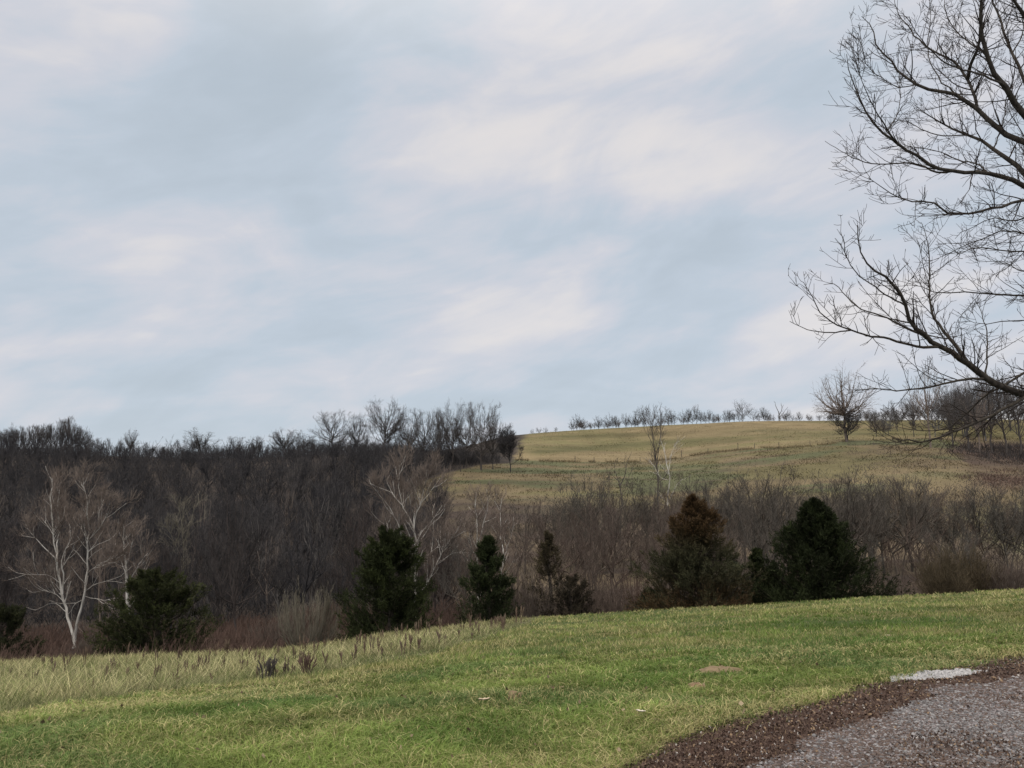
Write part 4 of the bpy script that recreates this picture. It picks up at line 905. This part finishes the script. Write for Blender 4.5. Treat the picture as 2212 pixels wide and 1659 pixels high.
# ------------------------------------------------------------------ the near tree at the edge of the driveway
def Z5(pts_): return [(768+a/3.6875, b/3.6875) for a, b in pts_]
def Z4(pts_): return [(768+a/5.531, 325+b/5.531) for a, b in pts_]
TX = 1185.; YT = 14.
mains = [  # points from the frame edge inwards, radius there, tip radius, depth drift, row where it leaves the trunk
 (Z5([(944, 1455), (860, 1425), (800, 1390), (750, 1350), (700, 1315), (650, 1285), (600, 1255), (560, 1225), (520, 1175), (505, 1110), (470, 1060), (420, 1010), (370, 975), (340, 920), (330, 830)]), .066, .006, -1.6, 440),
 (Z5([(944, 690), (880, 660), (820, 640), (740, 635), (660, 628), (590, 605), (520, 565), (460, 515), (400, 470), (360, 410), (330, 340), (300, 270), (290, 200)]), .045, .005, -1.2, 300),
 (Z5([(944, 640), (900, 595), (850, 560), (800, 525), (740, 495), (670, 470), (600, 430), (545, 400)]), .050, .005, 2.0, 290),
 (Z5([(944, 525), (880, 495), (830, 460), (780, 410), (740, 380), (690, 350), (620, 335), (540, 310), (490, 270), (450, 220), (400, 170), (380, 90), (345, 60)]), .055, .005, .8, 270),
 (Z5([(944, 430), (900, 360), (865, 310), (820, 230), (795, 120), (790, 60), (788, -20)]), .060, .02, -1.0, 240),
 (Z5([(944, 300), (900, 200), (865, 100), (835, 0), (800, -120)]), .030, .01, 1.4, 200),
 (Z5([(944, 735), (880, 750), (800, 775), (720, 785), (650, 780), (600, 750), (540, 740), (470, 730), (430, 700), (370, 655)]), .026, .004, -2.0, 270),
 (Z5([(944, 860), (880, 850), (820, 868), (740, 900), (690, 925), (650, 950)]), .014, .004, 1.2, 260),
 (Z5([(944, 925), (860, 922), (780, 912), (710, 935), (660, 905)]), .014, .004, -1, 280),
 (Z5([(944, 1085), (860, 1088), (780, 1082), (700, 1075), (620, 1082), (560, 1050), (510, 1050)]), .017, .004, .8, 320),
 (Z5([(944, 1180), (850, 1190), (790, 1195), (740, 1185), (700, 1150)]), .010, .003, 1.5, 350),
 (Z4([(1416, 400), (1300, 470), (1200, 520), (1100, 560), (1000, 600), (930, 635), (850, 650), (760, 635), (680, 650), (580, 635)]), .030, .004, -1.5, 430),
 (Z4([(1416, 265), (1300, 340), (1200, 380), (1160, 430), (1100, 490), (1010, 560), (880, 590), (800, 580), (700, 560)]), .022, .004, .8, 420),
 (Z5([(944, 60), (915, 0), (880, -90)]), .04, .01, -1, 150),
 (Z5([(944, 800), (900, 820), (840, 800), (790, 820), (720, 850), (690, 880)]), .014, .004, 2., 250),
 (Z5([(944, 1000), (900, 985), (860, 960), (800, 965), (760, 950)]), .010, .003, 2., 290),
]
forks = [  # start on a main
 (Z5([(750, 1350), (715, 1300), (680, 1260), (640, 1210), (605, 1150), (597, 1060), (597, 980), (590, 900), (565, 820)]), .036, .004, -.6, .9),
 (Z5([(625, 1272), (560, 1275), (490, 1260), (420, 1240), (360, 1235), (300, 1215), (240, 1190), (200, 1160), (160, 1090), (130, 1040)]), .026, .004, -1., -1.8),
 (Z5([(590, 1248), (540, 1215), (480, 1190), (420, 1160), (330, 1130), (280, 1085), (240, 1045), (205, 1050)]), .020, .004, -1., .4),
 (Z5([(300, 1215), (220, 1225), (150, 1215), (80, 1185)]), .012, .004, -1.5, -1.8),
 (Z5([(505, 1110), (440, 1080), (380, 1040), (320, 1000), (285, 930), (275, 870)]), .014, .003, -1.2, -2.2),
 (Z5([(790, 1390), (730, 1395), (650, 1410), (560, 1430), (480, 1440), (400, 1432), (320, 1440)]), .024, .004, -.3, -1.),
 (Z5([(780, 1080), (740, 1130), (700, 1180), (690, 1240)]), .006, .003, .4, 1.),
 (Z5([(820, 1395), (820, 1290), (812, 1220), (790, 1160), (765, 1110)]), .016, .004, -.4, 1.),
 (Z5([(660, 628), (600, 635), (560, 612), (480, 600), (400, 605), (330, 590), (280, 565), (210, 520)]), .020, .004, -.8, .6),
 (Z5([(460, 515), (440, 480), (400, 420), (375, 370), (345, 290), (332, 215)]), .016, .003, -.9, -2.),
 (Z5([(440, 485), (470, 440), (485, 390), (488, 330), (485, 260)]), .010, .003, -.9, 0),
 (Z5([(780, 410), (765, 350), (742, 300), (690, 235), (620, 195), (560, 150), (520, 100), (480, 50), (465, -10)]), .030, .005, .5, 2.),
 (Z5([(745, 300), (755, 240), (780, 170), (786, 80), (784, -20)]), .036, .015, .5, -.6),
 (Z5([(850, 340), (800, 300), (720, 270), (650, 240), (600, 190), (550, 130), (520, 60)]), .020, .004, -.5, -2.),
 (Z5([(690, 350), (640, 300), (600, 240), (590, 150), (600, 60), (590, -20)]), .014, .004, .5, 1.4),
 (Z5([(540, 310), (480, 320), (420, 290), (360, 230), (340, 130)]), .012, .003, .8, 0),
 (Z5([(820, 230), (760, 180), (700, 130), (660, 60), (650, -20)]), .016, .005, -.7, 1.),
 (Z5([(740, 495), (650, 500), (570, 480), (520, 450), (470, 440)]), .014, .004, 1., 2.5),
 (Z5([(820, 640), (760, 600), (700, 590), (640, 560), (560, 545), (500, 540)]), .014, .004, -.2, 1.6),
 (Z5([(900, 200), (940, 120), (935, 40), (940, -40)]), .014, .005, .7, 1.),
 (Z5([(850, 560), (870, 480), (880, 400), (890, 300)]), .014, .004, .5, 2.),
 (Z5([(800, 525), (770, 470), (765, 400), (780, 300)]), .012, .004, .8, 0),
]
base = at(TX, 620, YT); base[2] = ground(base[0], YT)[0]-.05
rng = rs(2024); L0 = []
tru = [(base[0], YT, base[2]-.3), (base[0]-.05, YT, base[2]+1), tuple(at(TX-2, 440, YT)), tuple(at(TX+6, 240, YT+.1)), tuple(at(TX-8, 40, YT)), tuple(at(TX+3, -200, YT)), tuple(at(TX-12, -420, YT))]
tq = resample(np.array(tru)-base, [.42, .27, .25, .19, .13, .08, .03], 18); L0.append(tq)
for pts_, r0, r1, dY, ar in mains:
    n = len(pts_)
    e0 = at(pts_[0][0], pts_[0][1], YT)-base; e1 = at(pts_[1][0], pts_[1][1], YT)-base; sl = np.clip((e0-e1)[2]/max((e0-e1)[0], .01), -1.2, .4)
    TQ = tq[0][0]; gap = np.interp(e0[2], TQ[:, 2], TQ[:, 0])-e0[0]; zt = e0[2]+gap*min(sl, -.15)*.9; zt = max(zt, 1.6)
    root = np.array([np.interp(zt, TQ[:, 2], TQ[:, 0]), np.interp(zt, TQ[:, 2], TQ[:, 1]), zt]); mid_ = (root+e0)/2+[0, 0, -.06*gap*(1 if sl < 0 else 0)]
    q = [tuple(root+base), tuple(mid_+base)]
    P = np.array(q+[tuple(at(a, b, YT+dY*((k+1)/n)**1.1)) for k, (a, b) in enumerate(pts_)])-base
    L0.append(resample(P, np.concatenate([[r0*1.7, r0*1.3], np.linspace(r0, r1, n)]), 2*n+6, rng, .05))
for pts_, r0, r1, d0, d1 in forks:
    n = len(pts_); P = np.array([at(a, b, YT+d0+(d1-d0)*(k/(n-1))) for k, (a, b) in enumerate(pts_)])-base
    # root the fork on the nearest point of an existing limb
    allp = np.concatenate([l[0][0] for l in L0]); scr = np.stack(project(allp[:, 0]+base[0], allp[:, 1]+base[1], allp[:, 2]+base[2]), 1)
    kk = np.argmin(np.hypot(scr[:, 0]-pts_[0][0], scr[:, 1]-pts_[0][1])); P = P+((allp[kk]-P[0])[None]*np.linspace(1, 0, n)[:, None]**1.5)
    L0.append(resample(P, np.linspace(r0, r1, n), 2*n+4, rng, .05))
# limbs on the far side of the trunk, outside the view but part of the same tree
back = []
for k in range(9):
    a = rng.uniform(-1.1, 1.5); zz = 2.5+k*.95; Lr = 4.2-.25*k
    p0 = np.array([np.interp(zz, tq[0][0][:, 2], tq[0][0][:, 0]), np.interp(zz, tq[0][0][:, 2], tq[0][0][:, 1]), zz]); back.append(resample([p0, p0+[math.cos(a)*Lr*.4, math.sin(a)*Lr*.4, .9], p0+[math.cos(a)*Lr, math.sin(a)*Lr, 2.1]], [.07, .045, .008], 10, rng, .06))
limbs = [l for l in L0[1:]]
def capr(L, m): return [(P, np.minimum(R, m*np.linspace(1, .35, P.shape[1])[None])) for P, R in L]
thin = [(P, np.maximum(R, .001)) for P, R in limbs]
K1 = capr(grow(limbs, 3.3, 42, .92, 8, .30, .09, .5, rng, .10, .0045, .5, lt=.45), .013)
K1b = capr(grow(back, 2.2, 46, .9, 6, .3, .1, .45, rng, .15, .006, .5), .014)
K2 = capr(grow(K1, 5.2, 42, .38, 6, .28, .11, .6, rng, .10, .0045, .65)+grow(limbs, 5.0, 48, .42, 6, .3, .12, .5, rng, .08, .0045, .65), .008)
K3 = grow(K2, 6.4, 42, .20, 4, .35, .14, .75, rng, .08, .0036, .8)
K2b = grow(K1b, 3, 44, .5, 4, .3, .12, .6, rng, .12, .005, .6)
o = empty('near_tree', tuple(base)); tag(o, 'large bare tree beside the gravel driveway reaching dark branches over the sky', 'tree')
link('trunk', mesh_np('trunk', *tubes(*tq, 16), None, M_near, None, True), o)
link('limbs', mesh_np('limbs', *join([tubes(P, R, 8) for P, R in limbs+back]), None, M_near, None, True), o)
link('twigs', mesh_np('twigs', *join([tubes(P, R, 4) for P, R in K1+K1b]+[tubes(P, R, 3) for P, R in K2+K3+K2b]), None, M_neart), o)

# ------------------------------------------------------------------ world, sun, camera
sc = bpy.context.scene
w = bpy.data.worlds.new('World'); sc.world = w; w.use_nodes = True; nt = w.node_tree
for n_ in list(nt.nodes): nt.nodes.remove(n_)
SUN_EL, SUN_AZ = math.radians(48), math.radians(205)
out = N(nt, 'ShaderNodeOutputWorld'); bg = N(nt, 'ShaderNodeBackground'); nt.links.new(bg.outputs[0], out.inputs[0])
sky = N(nt, 'ShaderNodeTexSky', sky_type='NISHITA'); sky.sun_disc = False; sky.sun_elevation = SUN_EL; sky.sun_rotation = SUN_AZ
tc = N(nt, 'ShaderNodeTexCoord'); D = tc.outputs['Generated']
def math_(op, a, b=None, clamp=False):
    m_ = N(nt, 'ShaderNodeMath', operation=op, use_clamp=clamp)
    for i_, v in enumerate((a, b)):
        if v is None: continue
        if isinstance(v, (int, float)): m_.inputs[i_].default_value = v
        else: nt.links.new(v, m_.inputs[i_])
    return m_.outputs[0]
# warp of the direction so that cloud edges wander
nz = N(nt, 'ShaderNodeTexNoise'); nz.inputs['Scale'].default_value = 3.5; nz.inputs['Detail'].default_value = 3; nt.links.new(D, nz.inputs['Vector'])
wv = N(nt, 'ShaderNodeVectorMath', operation='SUBTRACT'); nt.links.new(nz.outputs['Color'], wv.inputs[0]); wv.inputs[1].default_value = (.5, .5, .5)
wsx = N(nt, 'ShaderNodeVectorMath', operation='SCALE'); nt.links.new(wv.outputs[0], wsx.inputs[0]); wsx.inputs['Scale'].default_value = .16
DW = N(nt, 'ShaderNodeVectorMath', operation='ADD'); nt.links.new(D, DW.inputs[0]); nt.links.new(wsx.outputs[0], DW.inputs[1]); DW = DW.outputs[0]
# cloud layer coordinates: the direction projected on a flat layer overhead
sp = N(nt, 'ShaderNodeSeparateXYZ'); nt.links.new(D, sp.inputs[0])
zz = math_('ADD', math_('MAXIMUM', sp.outputs[2], 0.0), .22)
cx = math_('DIVIDE', sp.outputs[0], zz); cy = math_('DIVIDE', sp.outputs[1], zz)
cb = N(nt, 'ShaderNodeCombineXYZ'); nt.links.new(cx, cb.inputs[0]); nt.links.new(cy, cb.inputs[1])
mp = N(nt, 'ShaderNodeMapping'); mp.inputs['Rotation'].default_value = (0, 0, math.radians(-28)); mp.inputs['Scale'].default_value = (1.0, 1.6, 1); nt.links.new(cb.outputs[0], mp.inputs[0])
c1_ = N(nt, 'ShaderNodeTexNoise'); c1_.inputs['Scale'].default_value = 1.5; c1_.inputs['Detail'].default_value = 4; c1_.inputs['Roughness'].default_value = .45; c1_.inputs['Distortion'].default_value = .4; nt.links.new(mp.outputs[0], c1_.inputs['Vector'])
def lobe(px_, row_, rad, amt, stretch=1.0):
    u, v = ray(px_, row_); d_ = Vector((float(u), 1., float(v))).normalized()
    s_ = N(nt, 'ShaderNodeVectorMath', operation='SUBTRACT'); nt.links.new(DW, s_.inputs[0]); s_.inputs[1].default_value = d_
    k_ = N(nt, 'ShaderNodeVectorMath', operation='MULTIPLY'); nt.links.new(s_.outputs[0], k_.inputs[0]); k_.inputs[1].default_value = (1/stretch, 1, 1.0)
    l_ = N(nt, 'ShaderNodeVectorMath', operation='LENGTH'); nt.links.new(k_.outputs[0], l_.inputs[0])
    r_ = N(nt, 'ShaderNodeMapRange', interpolation_type='SMOOTHSTEP'); r_.inputs[1].default_value = 0; r_.inputs[2].default_value = rad/F; r_.inputs[3].default_value = amt; r_.inputs[4].default_value = 0
    nt.links.new(l_.outputs['Value'], r_.inputs[0]); return r_.outputs[0]
def tilted(rot, sc_, scale, det, dist, ro=.55):
    m0 = N(nt, 'ShaderNodeMapping'); m0.inputs['Rotation'].default_value = (0, math.radians(rot), 0); nt.links.new(D, m0.inputs[0])
    m1 = N(nt, 'ShaderNodeMapping'); m1.inputs['Scale'].default_value = sc_; nt.links.new(m0.outputs[0], m1.inputs[0])
    t_ = N(nt, 'ShaderNodeTexNoise'); t_.inputs['Scale'].default_value = scale; t_.inputs['Detail'].default_value = det; t_.inputs['Roughness'].default_value = ro; t_.inputs['Distortion'].default_value = dist
    nt.links.new(m1.outputs[0], t_.inputs['Vector']); return math_('SUBTRACT', t_.outputs[0], .5)
acc = math_('MULTIPLY', math_('SUBTRACT', c1_.outputs[0], .5), 1.5)
acc = math_('ADD', acc, math_('MULTIPLY', tilted(22, (1, 1, 2.6), 3.2, 6, .7), 2.3))
acc = math_('ADD', acc, math_('MULTIPLY', tilted(14, (1, 1, 3.2), 9, 6, .5), 1.0))
for a in [(70, 45, 150, .45, 1.3), (600, 120, 150, .6, 1.2), (550, 190, 110, .25, 1.6), (170, 255, 100, .55, 1.7), (130, 300, 100, .35, 1.6), (480, 265, 60, .25, 2.2), (600, 285, 55, .35, 2.6), (500, 335, 55, .3, 2.6), (790, 160, 120, .4, 1.4), (870, 300, 120, .3, 1.4), (730, 350, 90, .2, 2), (300, 375, 45, .3, 3), (330, 40, 60, .15, 1.5), (380, 110, 60, .12, 1.5),
          (240, 150, 130, -.45, 1.5), (340, 10, 130, -.30, 1.5), (60, 200, 90, -.25, 1.4), (330, 240, 90, -.35, 1.5), (700, 310, 80, -.55, 2), (610, 345, 60, -.25, 2.4), (840, 60, 120, -.45, 1.), (740, 220, 70, -.3, 1.6), (60, 380, 90, -.3, 2.2), (330, 340, 70, -.4, 2.4), (480, 395, 70, -.4, 3), (220, 425, 60, -.25, 3), (800, 360, 60, -.2, 2), (690, 390, 60, -.3, 2.5)]:
    acc = math_('ADD', acc, lobe(a[0], a[1], a[2]*1.05, a[3]*.68, a[4]))
fac = N(nt, 'ShaderNodeMapRange', interpolation_type='SMOOTHSTEP'); fac.inputs[1].default_value = -.95; fac.inputs[2].default_value = .95; nt.links.new(acc, fac.inputs[0])
cr = N(nt, 'ShaderNodeValToRGB'); nt.links.new(fac.outputs[0], cr.inputs[0]); e = cr.color_ramp.elements
e[0].color = (.46, .525, .592, 1); e[0].position = 0; e[1].color = (.74, .71, .705, 1); e[1].position = 1
k_ = e.new(.35); k_.color = (.51, .575, .65, 1); k_ = e.new(.68); k_.color = (.605, .62, .675, 1)
# overcast brightens towards the unseen zenith; warm tint added to neutralise the light
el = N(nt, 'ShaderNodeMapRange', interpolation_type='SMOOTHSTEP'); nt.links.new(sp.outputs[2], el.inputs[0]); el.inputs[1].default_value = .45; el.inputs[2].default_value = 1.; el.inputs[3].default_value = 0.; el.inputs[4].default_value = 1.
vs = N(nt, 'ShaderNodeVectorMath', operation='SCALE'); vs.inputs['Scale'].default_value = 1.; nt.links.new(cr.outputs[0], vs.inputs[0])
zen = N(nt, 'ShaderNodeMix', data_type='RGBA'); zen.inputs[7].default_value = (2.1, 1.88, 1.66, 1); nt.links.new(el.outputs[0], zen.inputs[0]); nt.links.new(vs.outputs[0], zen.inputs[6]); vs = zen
# clear sky seen faintly through the thin cloud
sk_ = N(nt, 'ShaderNodeVectorMath', operation='SCALE'); nt.links.new(sky.outputs[0], sk_.inputs[0]); sk_.inputs['Scale'].default_value = 1.0
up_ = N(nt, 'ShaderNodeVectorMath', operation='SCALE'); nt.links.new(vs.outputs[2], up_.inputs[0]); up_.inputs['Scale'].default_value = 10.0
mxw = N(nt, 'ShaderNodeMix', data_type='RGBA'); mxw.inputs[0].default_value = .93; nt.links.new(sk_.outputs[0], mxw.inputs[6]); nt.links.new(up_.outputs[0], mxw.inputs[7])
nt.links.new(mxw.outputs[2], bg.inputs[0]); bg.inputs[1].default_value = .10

su = bpy.data.lights.new('sun', 'SUN'); su.energy = 1.5; su.angle = math.radians(28); su.color = (1, .93, .84)
so = bpy.data.objects.new('sun', su); col.objects.link(so)
dv = Vector((math.sin(SUN_AZ)*math.cos(SUN_EL), math.cos(SUN_AZ)*math.cos(SUN_EL), math.sin(SUN_EL)))
so.rotation_euler = dv.to_track_quat('Z', 'Y').to_euler(); so.location = (0, -5, 30)
cd = bpy.data.cameras.new('camera'); co = bpy.data.objects.new('camera', cd); col.objects.link(co)
co.location = (0, 0, CAMZ); co.rotation_euler = (math.pi/2+PIT, 0, 0)
cd.sensor_width = 36; cd.lens = F/1024*36; cd.clip_end = 5000; cd.clip_start = .05
sc.camera = co
sc.view_settings.view_transform = 'Standard'; sc.view_settings.look = 'None'; sc.view_settings.exposure = 0.1; sc.view_settings.gamma = 1
sc.cycles.max_bounces = 4; sc.cycles.diffuse_bounces = 2; sc.cycles.transmission_bounces = 2
